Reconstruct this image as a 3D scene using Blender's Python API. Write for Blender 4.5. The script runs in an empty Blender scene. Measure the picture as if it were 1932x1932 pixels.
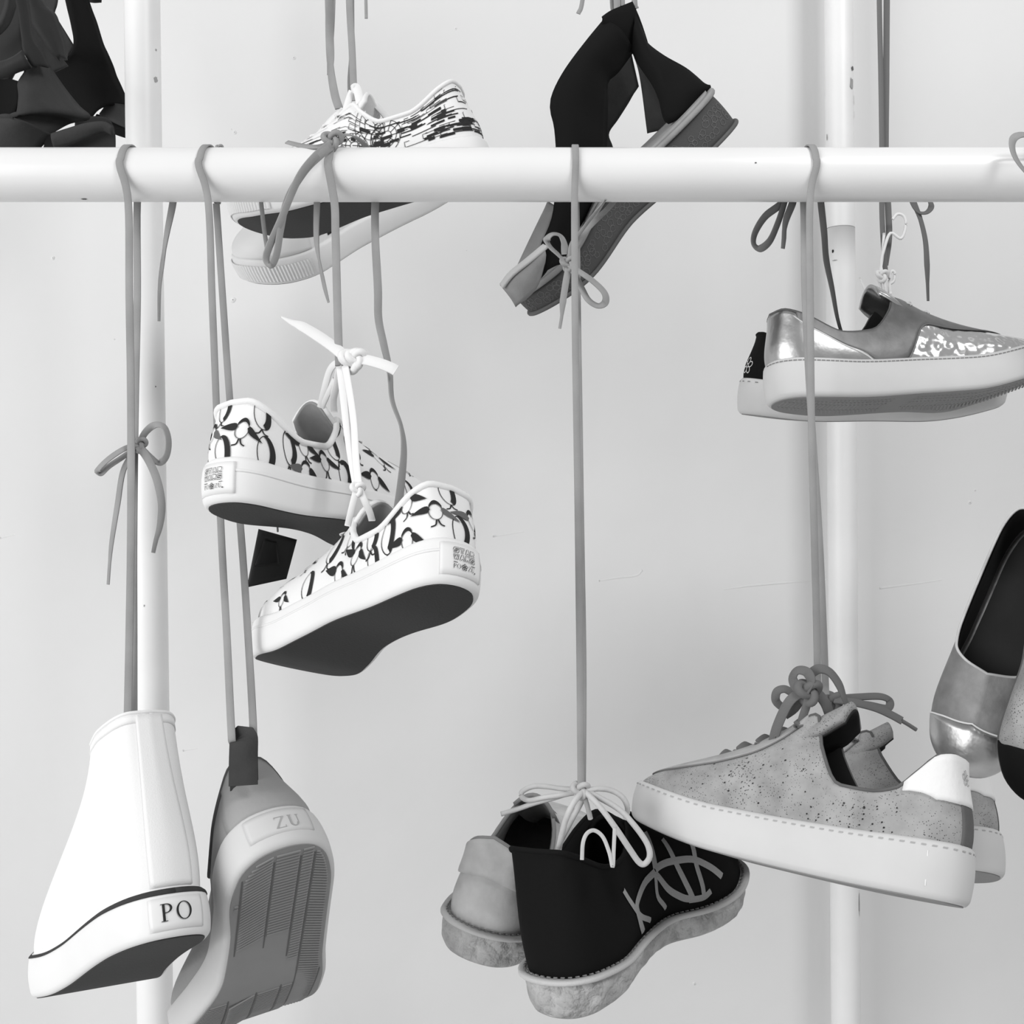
import bpy, math, random
import numpy as np
from mathutils import Vector, Matrix, Euler, noise

random.seed(4); rng = np.random.default_rng(4)
scene = bpy.context.scene
col = scene.collection

# ------------------------------------------------------------------ camera
FPX, CEN, ZC = 2100.0, 966.0, 1.30        # focal length in px of the 1932 frame, centre, eye height
cd = bpy.data.cameras.new('camera'); cam = bpy.data.objects.new('camera', cd); col.objects.link(cam)
cd.sensor_width = 36; cd.lens = 36*FPX/1932; cd.clip_start = .02
cam.location = (0, -1.0, ZC); cam.rotation_euler = (math.pi/2, 0, 0)
scene.camera = cam

# ------------------------------------------------------------------ world, lamps, exposure
w = bpy.data.worlds.new('room_light'); scene.world = w; w.use_nodes = True
w.node_tree.nodes['Background'].inputs[0].default_value = (.9, .9, .9, 1)
w.node_tree.nodes['Background'].inputs[1].default_value = .46
def area(name, loc, target, size, power, sy=None):
    ld = bpy.data.lights.new(name, 'AREA'); ld.energy = power; ld.size = size
    if sy: ld.shape = 'RECTANGLE'; ld.size_y = sy
    o = bpy.data.objects.new(name, ld); col.objects.link(o); o.location = loc
    o.rotation_euler = (Vector(target)-Vector(loc)).to_track_quat('-Z', 'Y').to_euler()
    return o
area('window_daylight', (-2.7, -2.1, 1.75), (0.0, .3, 1.3), 2.6, 92, 2.4)
area('ceiling_lamp', (1.1, -1.2, 2.9), (0, .2, 1.3), .7, 22)
vs = scene.view_settings
vs.view_transform = 'Standard'; vs.look = 'None'; vs.gamma = 1; vs.use_curve_mapping = False; vs.exposure = 0.15
scene.display_settings.display_device = 'sRGB'

def P(px, py, d): return np.array([(px-CEN)/FPX*d, d-1.0, ZC-(py-CEN)/FPX*d])
# ------------------------------------------------------------------ materials
def lin(c): c /= 255.; return c/12.92 if c <= .04045 else ((c+.055)/1.055)**2.4
def mat(name, v, rough=.8, metal=0., bump=0., scale=300., mottle=0., mscale=12., spec=.3, v2=None, spots=None, dist=.001, coat=0., bd=4.):
    m = bpy.data.materials.new(name); m.use_nodes = True; nt = m.node_tree; b = nt.nodes['Principled BSDF']
    L = lin(v); b.inputs['Base Color'].default_value = (L, L, L, 1); b.inputs['Roughness'].default_value = rough
    b.inputs['Metallic'].default_value = metal; b.inputs['Specular IOR Level'].default_value = spec
    if coat: b.inputs['Coat Weight'].default_value = coat; b.inputs['Coat Roughness'].default_value = .12
    tc = nt.nodes.new('ShaderNodeTexCoord'); out = None
    if mottle:
        n = nt.nodes.new('ShaderNodeTexNoise'); n.inputs['Scale'].default_value = mscale; n.inputs['Detail'].default_value = 6
        r = nt.nodes.new('ShaderNodeMapRange'); r.inputs[1].default_value = .3; r.inputs[2].default_value = .7
        L2 = lin(v2) if v2 is not None else L*(1-mottle)
        mx = nt.nodes.new('ShaderNodeMix'); mx.data_type = 'RGBA'
        mx.inputs[6].default_value = (L, L, L, 1); mx.inputs[7].default_value = (L2, L2, L2, 1)
        nt.links.new(tc.outputs['Object'], n.inputs['Vector']); nt.links.new(n.outputs['Fac'], r.inputs[0])
        nt.links.new(r.outputs[0], mx.inputs[0]); out = mx.outputs[2]
    if spots:
        sv, ss, thr = spots; Ls = lin(sv)
        vo = nt.nodes.new('ShaderNodeTexVoronoi'); vo.inputs['Scale'].default_value = ss; vo.inputs['Randomness'].default_value = 1
        n2 = nt.nodes.new('ShaderNodeTexNoise'); n2.inputs['Scale'].default_value = 38; n2.inputs['Detail'].default_value = 2
        ml = nt.nodes.new('ShaderNodeMath'); ml.operation = 'MULTIPLY'; ml.inputs[1].default_value = thr*2
        lt = nt.nodes.new('ShaderNodeMath'); lt.operation = 'LESS_THAN'
        mx2 = nt.nodes.new('ShaderNodeMix'); mx2.data_type = 'RGBA'; mx2.inputs[6].default_value = (L, L, L, 1); mx2.inputs[7].default_value = (Ls, Ls, Ls, 1)
        nt.links.new(tc.outputs['Object'], vo.inputs['Vector']); nt.links.new(tc.outputs['Object'], n2.inputs['Vector'])
        nt.links.new(n2.outputs['Fac'], ml.inputs[0])
        nt.links.new(vo.outputs['Distance'], lt.inputs[0]); nt.links.new(ml.outputs[0], lt.inputs[1])
        if out: nt.links.new(out, mx2.inputs[6])
        nt.links.new(lt.outputs[0], mx2.inputs[0]); out = mx2.outputs[2]
    if out: nt.links.new(out, b.inputs['Base Color'])
    if bump:
        n = nt.nodes.new('ShaderNodeTexNoise'); n.inputs['Scale'].default_value = scale; n.inputs['Detail'].default_value = bd
        bp = nt.nodes.new('ShaderNodeBump'); bp.inputs['Strength'].default_value = bump; bp.inputs['Distance'].default_value = dist
        nt.links.new(tc.outputs['Object'], n.inputs['Vector']); nt.links.new(n.outputs['Fac'], bp.inputs['Height'])
        nt.links.new(bp.outputs['Normal'], b.inputs['Normal'])
    return m
M = dict(
 wall=mat('painted_plaster', 216, .85, bump=.35, scale=9, dist=.006, mottle=.05, mscale=2.2),
 enamel=mat('white_enamel', 222, .28, spec=.45, mottle=.04, mscale=9),
 enamel_old=mat('worn_white_enamel', 230, .4, spec=.4, mottle=.06, mscale=14),
 chip=mat('paint_chip', 95, .8),
 white_canvas=mat('white_canvas', 224, .9, bump=.35, scale=900, dist=.0006),
 white_rubber=mat('white_rubber', 222, .55, mottle=.03, mscale=25),
 grey_rubber=mat('pale_rubber', 198, .6, mottle=.05, mscale=25),
 tread=mat('tread_rubber', 138, .75, mottle=.08, mscale=30), mid_rubber=mat('grey_rubber', 160, .7, mottle=.08, mscale=30),
 dark_rubber=mat('dark_rubber', 52, .75, bump=.3, scale=500),
 print_ink=mat('dark_print', 40, .9), print_grey=mat('grey_print', 96, .9), print_fine=mat('fine_print', 60, .9),
 canvas=mat('printed_canvas', 224, .9, bump=.3, scale=900, dist=.0005),
 lining=mat('grey_lining', 150, .95, mottle=.2, mscale=60), lining_dark=mat('dark_lining', 62, .95, mottle=.2, mscale=60),
 white_lace=mat('white_cotton', 222, .95, bump=.3, scale=1500, dist=.0004),
 grey_cord=mat('grey_cotton_tape', 148, .95, bump=.4, scale=1400, dist=.0005, mottle=.15, mscale=30),
 grey_dark=mat('dark_lace_shaded_tape', 104, .95, bump=.4, scale=1400, dist=.0005),  # own colour of the dark shoelaces; on tapes behind the rail, painted shade
 black=mat('black_suede', 22, .95, spec=.1), soft_black=mat('black_leather', 38, .7, spec=.25, mottle=.3, mscale=30),
 charcoal=mat('charcoal_suede', 66, .95, spec=.1, mottle=.3, mscale=28, bump=.3, scale=300),
 cork=mat('cork', 162, .85, mottle=.35, mscale=45, v2=130, spots=(82, 520, .21), bump=.25, scale=180),
 cork_plain=mat('plain_cork_trim', 166, .85, mottle=.25, mscale=60, bump=.25, scale=200), cork_dark=mat('dark_backstrap', 96, .85, mottle=.2, mscale=50),
 white_leather=mat('white_leather', 225, .55, bump=.5, scale=160, dist=.001),
 grey_leather=mat('grey_leather', 150, .7, bump=.3, scale=220),
 silver=mat('crumpled_silver_foil', 225, .22, metal=1., bump=1., scale=75, dist=.006, bd=1., mottle=.25, mscale=20),
 silver_smooth=mat('brushed_silver_leather', 200, .34, metal=1., bump=.5, scale=30, dist=.003, mottle=.35, mscale=22),
 silver_matte=mat('grey_shimmer_cork', 136, .5, metal=.35, mottle=.3, mscale=60, bump=.3, scale=150),
 tan=mat('pale_suede', 202, .9, mottle=.25, mscale=28, v2=164, bump=.3, scale=260),
 tan_dark=mat('suede_trim', 138, .9, mottle=.2, mscale=40),
 crepe=mat('crepe_rubber', 182, .7, bump=1., scale=60, dist=.012, mottle=.3, mscale=60, v2=150),
 welt=mat('pale_welt', 186, .8, bump=.4, scale=400), grey_embroid=mat('grey_embroidery', 150, .95, bump=.5, scale=900),
 wedge_rubber=mat('patterned_dark_rubber', 72, .75), wedge_line=mat('raised_net_pattern', 96, .7), taupe=mat('grey_suede_insole', 146, .9, mottle=.2, mscale=50, bump=.3, scale=300),
 metal=mat('steel', 150, .35, metal=1.), tag=mat('black_card', 34, .5), tag_print=mat('gloss_black_print', 20, .3),
 stitch=mat('stitching_thread', 120, .9), stitch_mid=mat('grey_thread', 160, .9), stitch_light=mat('pale_thread', 205, .9),
)

# ------------------------------------------------------------------ mesh helpers
def mesh_obj(name, V, F, m, parent=None, smooth=True):
    V = np.asarray(V, float).reshape(-1, 3)
    me = bpy.data.meshes.new(name); loc = None
    if parent is None:
        loc = V.mean(0); V = V-loc
    me.from_pydata(V.tolist(), [], [tuple(int(i) for i in f) for f in F]); me.materials.append(m)
    if smooth: me.polygons.foreach_set('use_smooth', [True]*len(me.polygons))
    me.update()
    o = bpy.data.objects.new(name, me); col.objects.link(o)
    if parent is not None: o.parent = parent
    if loc is not None: o.location = loc
    return o
def thing(name, label, cat, loc=(0,0,0), rot=(0,0,0), group=None):
    o = bpy.data.objects.new(name, None); o.empty_display_size = .03; col.objects.link(o)
    o.location = loc; o.rotation_euler = rot; o['label'] = label; o['category'] = cat
    if group: o['group'] = group
    return o
def tag(o, label, cat, group=None):
    o['label'] = label; o['category'] = cat
    if group: o['group'] = group
    return o
def to_local(root, V):
    m = np.array((Matrix.Translation(root.location) @ root.rotation_euler.to_matrix().to_4x4()).inverted())
    return np.asarray(V, float) @ m[:3, :3].T + m[:3, 3]
def wpart(name, VF, m, root, smooth=True):
    return mesh_obj(name, to_local(root, VF[0]), VF[1], m, root, smooth)
def merge(*parts):
    V = []; F = []; n = 0
    for v, f in parts:
        v = np.asarray(v).reshape(-1, 3); V.append(v); F += [tuple(i+n for i in q) for q in f]; n += len(v)
    return np.concatenate(V), F
def gridfaces(nu, nv, cu=False, cv=False, base=0):
    F = []
    for i in range(nu if cu else nu-1):
        for j in range(nv if cv else nv-1):
            a, b = (i+1) % nu, (j+1) % nv
            F.append((base+i*nv+j, base+i*nv+b, base+a*nv+b, base+a*nv+j))
    return F
def catmull(pts, n=8, closed=False):
    p = np.asarray(pts, float); N = len(p); out = []
    for i in range(N if closed else N-1):
        if closed: a, b, c, d = p[(i-1) % N], p[i], p[(i+1) % N], p[(i+2) % N]
        else:
            b, c = p[i], p[i+1]; a = p[i-1] if i else 2*b-c; d = p[i+2] if i+2 < N else 2*c-b
        for k in range(n):
            t = k/n; out.append(.5*(2*b+(c-a)*t+(2*a-5*b+4*c-d)*t*t+(3*b-a-3*c+d)*t**3))
    if not closed: out.append(p[-1])
    return np.array(out)
def tangents(p, closed):
    if closed: t = np.roll(p, -1, 0)-np.roll(p, 1, 0)
    else: t = np.gradient(p, axis=0)
    return t/(np.linalg.norm(t, axis=1, keepdims=True)+1e-12)
def sweep(p, sec, nrm, closed=False, cap=True, scale=None):
    """sweep the closed section (pairs: along the width, along nrm) along the polyline p"""
    p = np.asarray(p, float); t = tangents(p, closed); n = np.broadcast_to(np.asarray(nrm, float), p.shape)
    n = n-(n*t).sum(1, keepdims=True)*t; l = np.linalg.norm(n, axis=1, keepdims=True)
    n = np.where(l < 1e-6, np.array([.37, .61, .7]), n/(l+1e-12)); w_ = np.cross(t, n)
    sec = np.asarray(sec, float); sc = np.ones(len(p)) if scale is None else np.asarray(scale)
    V = p[:, None]+w_[:, None]*sec[None, :, :1]*sc[:, None, None]+n[:, None]*sec[None, :, 1:]*np.sqrt(sc)[:, None, None]
    F = gridfaces(len(p), len(sec), closed, True)
    if cap and not closed:
        k = len(sec); F.append(tuple(range(k))); F.append(tuple(range((len(p)-1)*k, len(p)*k))[::-1])
    return V.reshape(-1, 3), F
def circ(r, n=8): return [(r*math.cos(2*math.pi*i/n), r*math.sin(2*math.pi*i/n)) for i in range(n)]
def tube(pts, r, nrm=(0, 0, 1), closed=False, n=8, k=6, raw=False, scale=None):
    return sweep(pts if raw else catmull(pts, k, closed), circ(r, n), nrm, closed, scale=scale)
def flat(w_, h): 
    a, b = w_/2, h/2; c = min(a, b)*.5
    return [(-a, -b+c), (-a+c, -b), (a-c, -b), (a, -b+c), (a, b-c), (a-c, b), (-a+c, b), (-a, b-c)]
def ribbon(pts, w_=.006, h=.0014, nrm=(0, -1, 0), k=8, closed=False, twist=None, taper=None):
    p = catmull(pts, k, closed); N = np.broadcast_to(np.asarray(nrm, float), p.shape).copy()
    if twist is not None:
        t = tangents(p, closed); a = np.radians(np.interp(np.linspace(0, 1, len(p)), np.linspace(0, 1, len(twist)), twist))
        N = N-(N*t).sum(1, keepdims=True)*t; N /= np.linalg.norm(N, axis=1, keepdims=True)+1e-12
        N = N*np.cos(a)[:, None]+np.cross(t, N)*np.sin(a)[:, None]
    sc = None if taper is None else np.interp(np.linspace(0, 1, len(p)), np.linspace(0, 1, len(taper)), taper)
    return sweep(p, flat(w_, h), N, closed, scale=sc)
def px(*q): return [P(*a) for a in q]
def slab(G, th, shift=0.):
    """a sheet with thickness from a grid of points (m, n, 3)"""
    G = np.asarray(G, float); m_, n_ = G.shape[:2]
    a = np.gradient(G, axis=0); b = np.gradient(G, axis=1); N = np.cross(a, b); N /= np.linalg.norm(N, axis=-1, keepdims=True)+1e-12
    top, bot = G+N*(shift+th/2), G+N*(shift-th/2)
    V = np.concatenate([top.reshape(-1, 3), bot.reshape(-1, 3)]); k = m_*n_
    F = gridfaces(m_, n_)+[tuple(k+i for i in f[::-1]) for f in gridfaces(m_, n_)]
    per = [i*n_ for i in range(m_)]+[(m_-1)*n_+j for j in range(1, n_)]+[i*n_+n_-1 for i in range(m_-2, -1, -1)]+[j for j in range(n_-2, 0, -1)]
    for i in range(len(per)):
        p, q = per[i], per[(i+1) % len(per)]; F.append((p, q, k+q, k+p))
    return V, F
def band(A, B, th=.003, n=24, m_=8, bow=0., bdir=(0, -1, 0)):
    """strap between two edge curves, bowed towards bdir in its middle"""
    def rs(c):
        c = catmull(c, 8); l = np.concatenate([[0], np.cumsum(np.linalg.norm(np.diff(c, axis=0), axis=1))]); s = np.linspace(0, l[-1], n)
        return np.stack([np.interp(s, l, c[:, i]) for i in range(3)], 1)
    a, b = rs(A), rs(B); s = np.linspace(0, 1, m_)[None, :, None]
    G = a[:, None]*(1-s)+b[:, None]*s+np.asarray(bdir)*bow*np.sin(np.pi*s)
    return slab(G, th)
def knot(c, r=.006, t=.0022, nrm=None):
    a = np.linspace(0, 2*math.pi, 48, endpoint=False)
    p = np.stack([np.sin(a)+2*np.sin(2*a), np.sin(3*a)*.9, np.cos(a)-2*np.cos(2*a)], 1)*r/3
    return tube(p+np.asarray(c), t, (0, 1, 0.2), True, 6, raw=True)

# ------------------------------------------------------------------ surface helpers for the shoes
def sgrid(fn, us, vs_, closed=True):
    U, V_ = np.meshgrid(us, vs_, indexing='ij'); G = fn(U, V_)
    return G.reshape(-1, 3), gridfaces(len(us), len(vs_), closed)
UU = np.linspace(0, 1, 112, endpoint=False)
def patch(surf, us, v0, v1, nv=8, off=.001, skirt=-.0006):
    us = np.asarray(us, float); a = np.broadcast_to(v0, us.shape); b = np.broadcast_to(v1, us.shape); s = np.linspace(0, 1, nv)
    U = np.repeat(us[:, None], nv, 1); V_ = a[:, None]*(1-s)+b[:, None]*s
    G = surf(U, V_, np.full(U.shape, off)); Gb = surf(U, V_, np.full(U.shape, skirt)); m_, n_ = U.shape; k = m_*n_
    V = np.concatenate([G.reshape(-1, 3), Gb.reshape(-1, 3)]); F = gridfaces(m_, n_)
    per = [i*n_ for i in range(m_)]+[(m_-1)*n_+j for j in range(1, n_)]+[i*n_+n_-1 for i in range(m_-2, -1, -1)]+[j for j in range(n_-2, 0, -1)]
    for i in range(len(per)):
        p, q = per[i], per[(i+1) % len(per)]; F.append((p, q, k+q, k+p))
    return V, F
class Chart:
    """flat metric coordinates (a to the right seen from outside, b up) around a point of a surface"""
    def __init__(s, surf, u0, v0, rot=0., vlo=.02, vhi=.985):
        s.surf, s.u0, s.v0, s.c, s.s, s.vlo, s.vhi = surf, u0, v0, math.cos(rot), math.sin(rot), vlo, vhi
        e = .004; f = lambda u, v: surf(np.array(u), np.array(min(max(v, .01), .99)))
        s.su = np.linalg.norm(f(u0+e, v0)-f(u0-e, v0))/(2*e); s.sv = np.linalg.norm(f(u0, v0+e)-f(u0, v0-e))/(2*e)
    def __call__(s, ab, off):
        ab = np.asarray(ab, float); a = ab[..., 0]*s.c-ab[..., 1]*s.s; b = ab[..., 0]*s.s+ab[..., 1]*s.c
        v = np.clip(s.v0+b/s.sv, s.vlo, s.vhi)
        return s.surf(s.u0-a/s.su, v, np.full(v.shape, off))
def strip(ch, A, B, off=.0006):
    G = np.stack([ch(A, off), ch(B, off)], 1); return G.reshape(-1, 3), gridfaces(len(G), 2)
def stroke(ch, pts, w_, off=.0006, closed=False, dens=0):
    p = np.asarray(pts, float)
    if dens: p = catmull(p, dens, closed)
    if closed: p = np.concatenate([p, p[:1]]); t = np.gradient(np.concatenate([p[-2:-1], p, p[1:2]]), axis=0)[1:-1]
    else: t = np.gradient(p, axis=0)
    t /= np.linalg.norm(t, axis=1, keepdims=True)+1e-12; n = np.stack([-t[:, 1], t[:, 0]], 1)*w_/2
    return strip(ch, p+n, p-n, off)
def arc2(cx, cy, rx, ry, a0, a1, n=14, rot=0.):
    a = np.radians(np.linspace(a0, a1, n)); x, y = rx*np.cos(a), ry*np.sin(a); c, s = math.cos(rot), math.sin(rot)
    return np.stack([cx+x*c-y*s, cy+x*s+y*c], 1)
# lettering: every glyph is a list of strips (two polylines) in a box of height 1
def q2(*p): return np.array(p, float)
GLYPH = {
 'P': [(q2((.10,0),(.10,1)), q2((.24,0),(.24,1))), (q2((0,0),(.36,0)), q2((0,.04),(.36,.04))), (q2((0,.96),(.3,.96)), q2((0,1),(.3,1))),
       (np.concatenate([q2((.2,1)), arc2(.30,.73,.34,.27,90,-90), q2((.2,.46))]), np.concatenate([q2((.2,.955)), arc2(.30,.73,.21,.225,90,-90), q2((.2,.505))]))],
 'O': [(arc2(.45,.5,.45,.52,0,360,40), arc2(.45,.5,.33,.475,0,360,40))],
 'Z': [(q2((.02,.95),(.70,.95)), q2((.02,1),(.70,1))), (q2((0,.05),(.56,.95)), q2((.14,.05),(.70,.95))), (q2((0,0),(.72,0)), q2((0,.05),(.72,.05))), (q2((.02,.78),(.02,1)), q2((.06,.86),(.06,1))), (q2((.70,0),(.70,.22)), q2((.66,0),(.66,.14)))],
 'U': [(np.concatenate([q2((.08,1)), arc2(.40,.30,.32,.32,180,360)]), np.concatenate([q2((.22,1)), arc2(.40,.30,.18,.26,180,360)])), (q2((.67,.3),(.67,1)), q2((.72,.3),(.72,1))), (q2((0,.96),(.3,.96)), q2((0,1),(.3,1))), (q2((.58,.96),(.82,.96)), q2((.58,1),(.82,1)))],
}
def word(ch, glyphs, x0, y0, h, gap=.18, off=.0008):
    parts = []; x = x0
    for g in glyphs:
        for A, B in GLYPH[g]:
            parts.append(strip(ch, A*h+(x, y0), B*h+(x, y0), off))
        x += (max(max(A[:, 0].max(), B[:, 0].max()) for A, B in GLYPH[g])+gap)*h
    return parts, x-gap*h
# outlined block capitals (unit box per letter)
BLOCK = {
 'S': [(0,0),(.8,0),(1,.2),(1,.45),(.85,.6),(.35,.62),(.3,.72),(1,.72),(1,1),(.2,1),(0,.82),(0,.55),(.15,.4),(.65,.38),(.68,.28),(0,.28)],
 'T': [(.35,0),(.65,0),(.65,.72),(1,.72),(1,1),(0,1),(0,.72),(.35,.72)],
 'A': [(0,0),(.28,0),(.35,.2),(.65,.2),(.72,0),(1,0),(.66,1),(.34,1)],
 'R': [(0,0),(.28,0),(.28,.3),(.45,.3),(.68,0),(1,0),(.74,.36),(.95,.5),(.95,.85),(.8,1),(0,1)],
 'W': [(.2,0),(.42,0),(.5,.4),(.58,0),(.8,0),(1,1),(.76,1),(.68,.45),(.58,.9),(.42,.9),(.32,.45),(.24,1),(0,1)],
}
def block(ch, text, x0, y0, w_, h, lw, off=.0008):
    n = len(text); s = w_/n; parts = []
    for i, c in enumerate(text):
        p = np.array(BLOCK[c])*(s*.88, h)+(x0+i*s, y0); parts.append(stroke(ch, p, lw, off, True))
    return parts
# --- geometry of a shoe
def pchip(pts):
    xs = np.array([p[0] for p in pts], float); ys = np.array([p[1] for p in pts], float)
    h = np.diff(xs); d = np.diff(ys)/h; n = len(xs); m = np.zeros(n)
    if n == 2: m[:] = d[0]
    else:
        for i in range(1, n-1):
            if d[i-1]*d[i] > 0:
                w1 = 2*h[i]+h[i-1]; w2 = h[i]+2*h[i-1]
                m[i] = (w1+w2)/(w1/d[i-1]+w2/d[i])
        m[0] = d[0]; m[-1] = d[-1]
    def f(x):
        x = np.clip(np.asarray(x, float), xs[0], xs[-1])
        i = np.clip(np.searchsorted(xs, x, side='right')-1, 0, n-2)
        hh = h[i]; t = (x-xs[i])/hh
        return (ys[i]*(2*t**3-3*t**2+1)+hh*m[i]*(t**3-2*t**2+t)+ys[i+1]*(-2*t**3+3*t**2)+hh*m[i+1]*(t**3-t**2))
    return f

HW_LAT = [(0,0),(.1,.40),(.2,.63),(.3,.73),(.4,.75),(.5,.80),(.6,.93),(.7,1.0),(.8,.86),(.9,.52),(1,0)]
HW_MED = [(0,0),(.1,.40),(.2,.63),(.3,.70),(.4,.65),(.5,.66),(.6,.84),(.7,.98),(.8,.84),(.9,.50),(1,0)]

class Shoe:
    """x runs from the heel (0) to the toe (L), z up from the tread, u runs once round the outline:
    0 heel, .25 left side, .5 toe, .75 right side"""
    def __init__(s, L=.285, W=.100, side=1, rock=((0,0),(.7,0),(.85,.006),(1,.02)), ts=((0,.034),(1,.030)),
                 keys=(), bulge=.005, inset=.004, mb=.002, flare=0., lat=None, med=None, twist=.10, z0=0.):
        s.L, s.W, s.side, s.bulge, s.inset, s.mb, s.flare, s.z0 = L, W, side, bulge, inset, mb, flare, z0
        s.rock = pchip(rock); s.ts = pchip(ts)
        lat = pchip(lat or HW_LAT); med = pchip(med or HW_MED)
        s.yc = lambda xi: -side*W*twist*np.clip((np.asarray(xi)-.35)/.65, 0, 1)**1.6
        tt = np.linspace(0, 1, 400); x = L*(1-np.cos(np.pi*tt))/2; yc = s.yc(x/L)
        a, b = (lat, med) if side > 0 else (med, lat)
        s.half = []
        for f, sg in ((a, 1), (b, -1)):
            y = yc+sg*f(tt)*W/2
            l = np.concatenate([[0], np.cumsum(np.hypot(np.diff(x), np.diff(y)))])
            s.half.append((l/l[-1], x, y))
        if keys:
            k = np.array(keys, float)
            s.key = [pchip(list(zip(k[:,0], k[:,i]))) for i in range(1, k.shape[1])]
    def tt(s, u):
        u = np.mod(np.asarray(u, float), 1.); return np.where(u <= .5, 2*u, 2*(1-u)), np.where(u <= .5, 1., -1.)
    def xy(s, u):
        t, sg = s.tt(u); r = []
        for k in (1, 2):
            r.append(np.where(sg > 0, np.interp(t, s.half[0][0], s.half[0][k]), np.interp(t, s.half[1][0], s.half[1][k])))
        return r[0], r[1]
    def nrm(s, u):
        e = .004; x0, y0 = s.xy(np.asarray(u)-e); x1, y1 = s.xy(np.asarray(u)+e)
        dx, dy = x1-x0, y1-y0; l = np.hypot(dx, dy)+1e-12
        return -dy/l, dx/l       # outward (left side: +y)
    def ring(s, u, off, z):
        x, y = s.xy(u); nx, ny = s.nrm(u)
        X = x+nx*off; Y = y+ny*off
        return np.stack(np.broadcast_arrays(X, Y, s.rock(np.clip(X/s.L, 0, 1))+z), -1)
    def B(s, u, off=-.003): return s.ring(u, off, 0*np.asarray(u))
    def M(s, u, w, off=0.):
        w = np.asarray(w, float); x, _ = s.xy(u)
        o = s.mb*np.sin(np.pi*np.clip(w, 0, 1))+s.flare*(1-w)-.0025*np.clip((w-.9)/.1, 0, 1)**2-.0025*np.clip((.12-w)/.12, 0, 1)**2+off
        return s.ring(u, o, s.z0+w*(s.ts(x/s.L)-s.z0))
    def F(s, u):
        x, _ = s.xy(u); return s.ring(u, -s.inset, s.ts(x/s.L)-.005)
    def T(s, u):
        t, sg = s.tt(u); xi, yh, z = s.key[0](t), s.key[1](t), s.key[2](t)
        return np.stack([xi*s.L, s.yc(xi)+sg*yh, z+s.rock(np.clip(xi, 0, 1))], -1)
    def _S(s, u, v):
        u, v = np.broadcast_arrays(np.asarray(u, float), np.asarray(v, float))
        F, T = s.F(u), s.T(u); t, sg = s.tt(u); k1, kh, kz = s.key[3](t), s.key[4](t), s.key[5](t)
        nx, ny = s.nrm(u); h = T[..., 2]-F[..., 2]; o = np.zeros_like(h)
        P1 = F+np.stack([nx*s.bulge, ny*s.bulge, k1*h], -1)
        hv = T-F
        P2 = T-np.stack([hv[..., 0]*kh, hv[..., 1]*kh, kz*h], -1)
        v = v[..., None]; w = 1-v
        return F*w**3+3*P1*w*w*v+3*P2*w*v*v+T*v**3
    def S(s, u, v, off=0.):
        p = s._S(u, v)
        if np.all(np.asarray(off) == 0): return p
        return p+s.nS(u, v)*np.asarray(off)[..., None]
    def nS(s, u, v):
        u, v = np.broadcast_arrays(np.asarray(u, float), np.asarray(v, float))
        e = .004; vv = np.clip(v, e, 1-e)
        a = s._S(u+e, vv)-s._S(u-e, vv); b = s._S(u, vv+e)-s._S(u, vv-e)
        n = np.cross(b, a); return n/(np.linalg.norm(n, axis=-1, keepdims=True)+1e-12)

# topline keys: t, x/L, half width, height, and the three slope factors of the wall below
LOW = [(0,.055,0,.088,.35,.3,.4),(.06,.062,.018,.087,.35,.25,.4),(.14,.11,.029,.079,.4,.2,.4),(.26,.23,.034,.062,.45,.2,.35),
       (.36,.33,.032,.063,.45,.2,.35),(.44,.405,.026,.081,.45,.3,.3),(.49,.44,.018,.095,.45,.45,.3),(.62,.53,.012,.087,.5,.5,.25),
       (.80,.63,.011,.072,.7,.55,.2),(.93,.69,.008,.064,.8,.6,.2),(1,.705,0,.062,.8,.6,.2)]
def chg(keys, dz=0, dx=0, heel=0, front=0, wid=1.):
    r = []
    for k in keys:
        k = list(k); k[3] += dz+heel*max(0, 1-k[0]/.2)+front*max(0, 1-abs(k[0]-.49)/.2); k[1] += dx*max(0, min(1, (k[0]-.2)/.3)); k[2] *= wid; r.append(tuple(k))
    return r
HIGH = [(0,.060,0,.178,.3,.2,.5),(.08,.072,.015,.178,.3,.2,.5),(.2,.12,.026,.176,.35,.2,.5),(.35,.20,.030,.174,.35,.15,.45),
        (.5,.26,.029,.172,.35,.2,.4),(.65,.30,.024,.172,.30,.25,.4),(.8,.335,.014,.172,.25,.3,.4),(1,.35,0,.172,.22,.3,.45)]
HIGH_OLD = [(0,.030,0,.185,.3,.2,.5),(.08,.045,.018,.185,.3,.2,.5),(.2,.12,.032,.183,.35,.2,.5),(.35,.22,.036,.181,.35,.15,.5),
        (.5,.30,.035,.184,.35,.1,.5),(.65,.36,.028,.188,.30,.05,.6),(.8,.40,.017,.190,.22,.03,.7),(1,.415,0,.191,.17,.02,.78)]
FLAT = [(0,.015,0,.062,.35,.3,.4),(.08,.03,.022,.061,.35,.25,.4),(.2,.13,.033,.052,.4,.2,.4),(.4,.34,.036,.043,.45,.2,.35),
        (.6,.49,.037,.040,.5,.25,.3),(.74,.575,.034,.043,.6,.4,.25),(.87,.62,.022,.047,.6,.5,.3),(1,.645,0,.050,.6,.55,.3)]
CORK = [(0,.050,0,.112,.35,.3,.4),(.06,.056,.018,.112,.35,.25,.4),(.12,.085,.028,.109,.4,.2,.4),(.17,.13,.032,.094,.4,.2,.4),(.22,.18,.034,.079,.42,.2,.38),(.28,.25,.034,.074,.45,.2,.35),
       (.36,.33,.033,.075,.45,.2,.35),(.44,.40,.027,.102,.45,.3,.3),(.49,.44,.019,.132,.45,.40,.3),(.62,.53,.013,.115,.5,.40,.3),
       (.80,.64,.011,.094,.45,.45,.35),(.93,.71,.008,.080,.32,.5,.42),(1,.73,0,.077,.28,.5,.45)]
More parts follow.
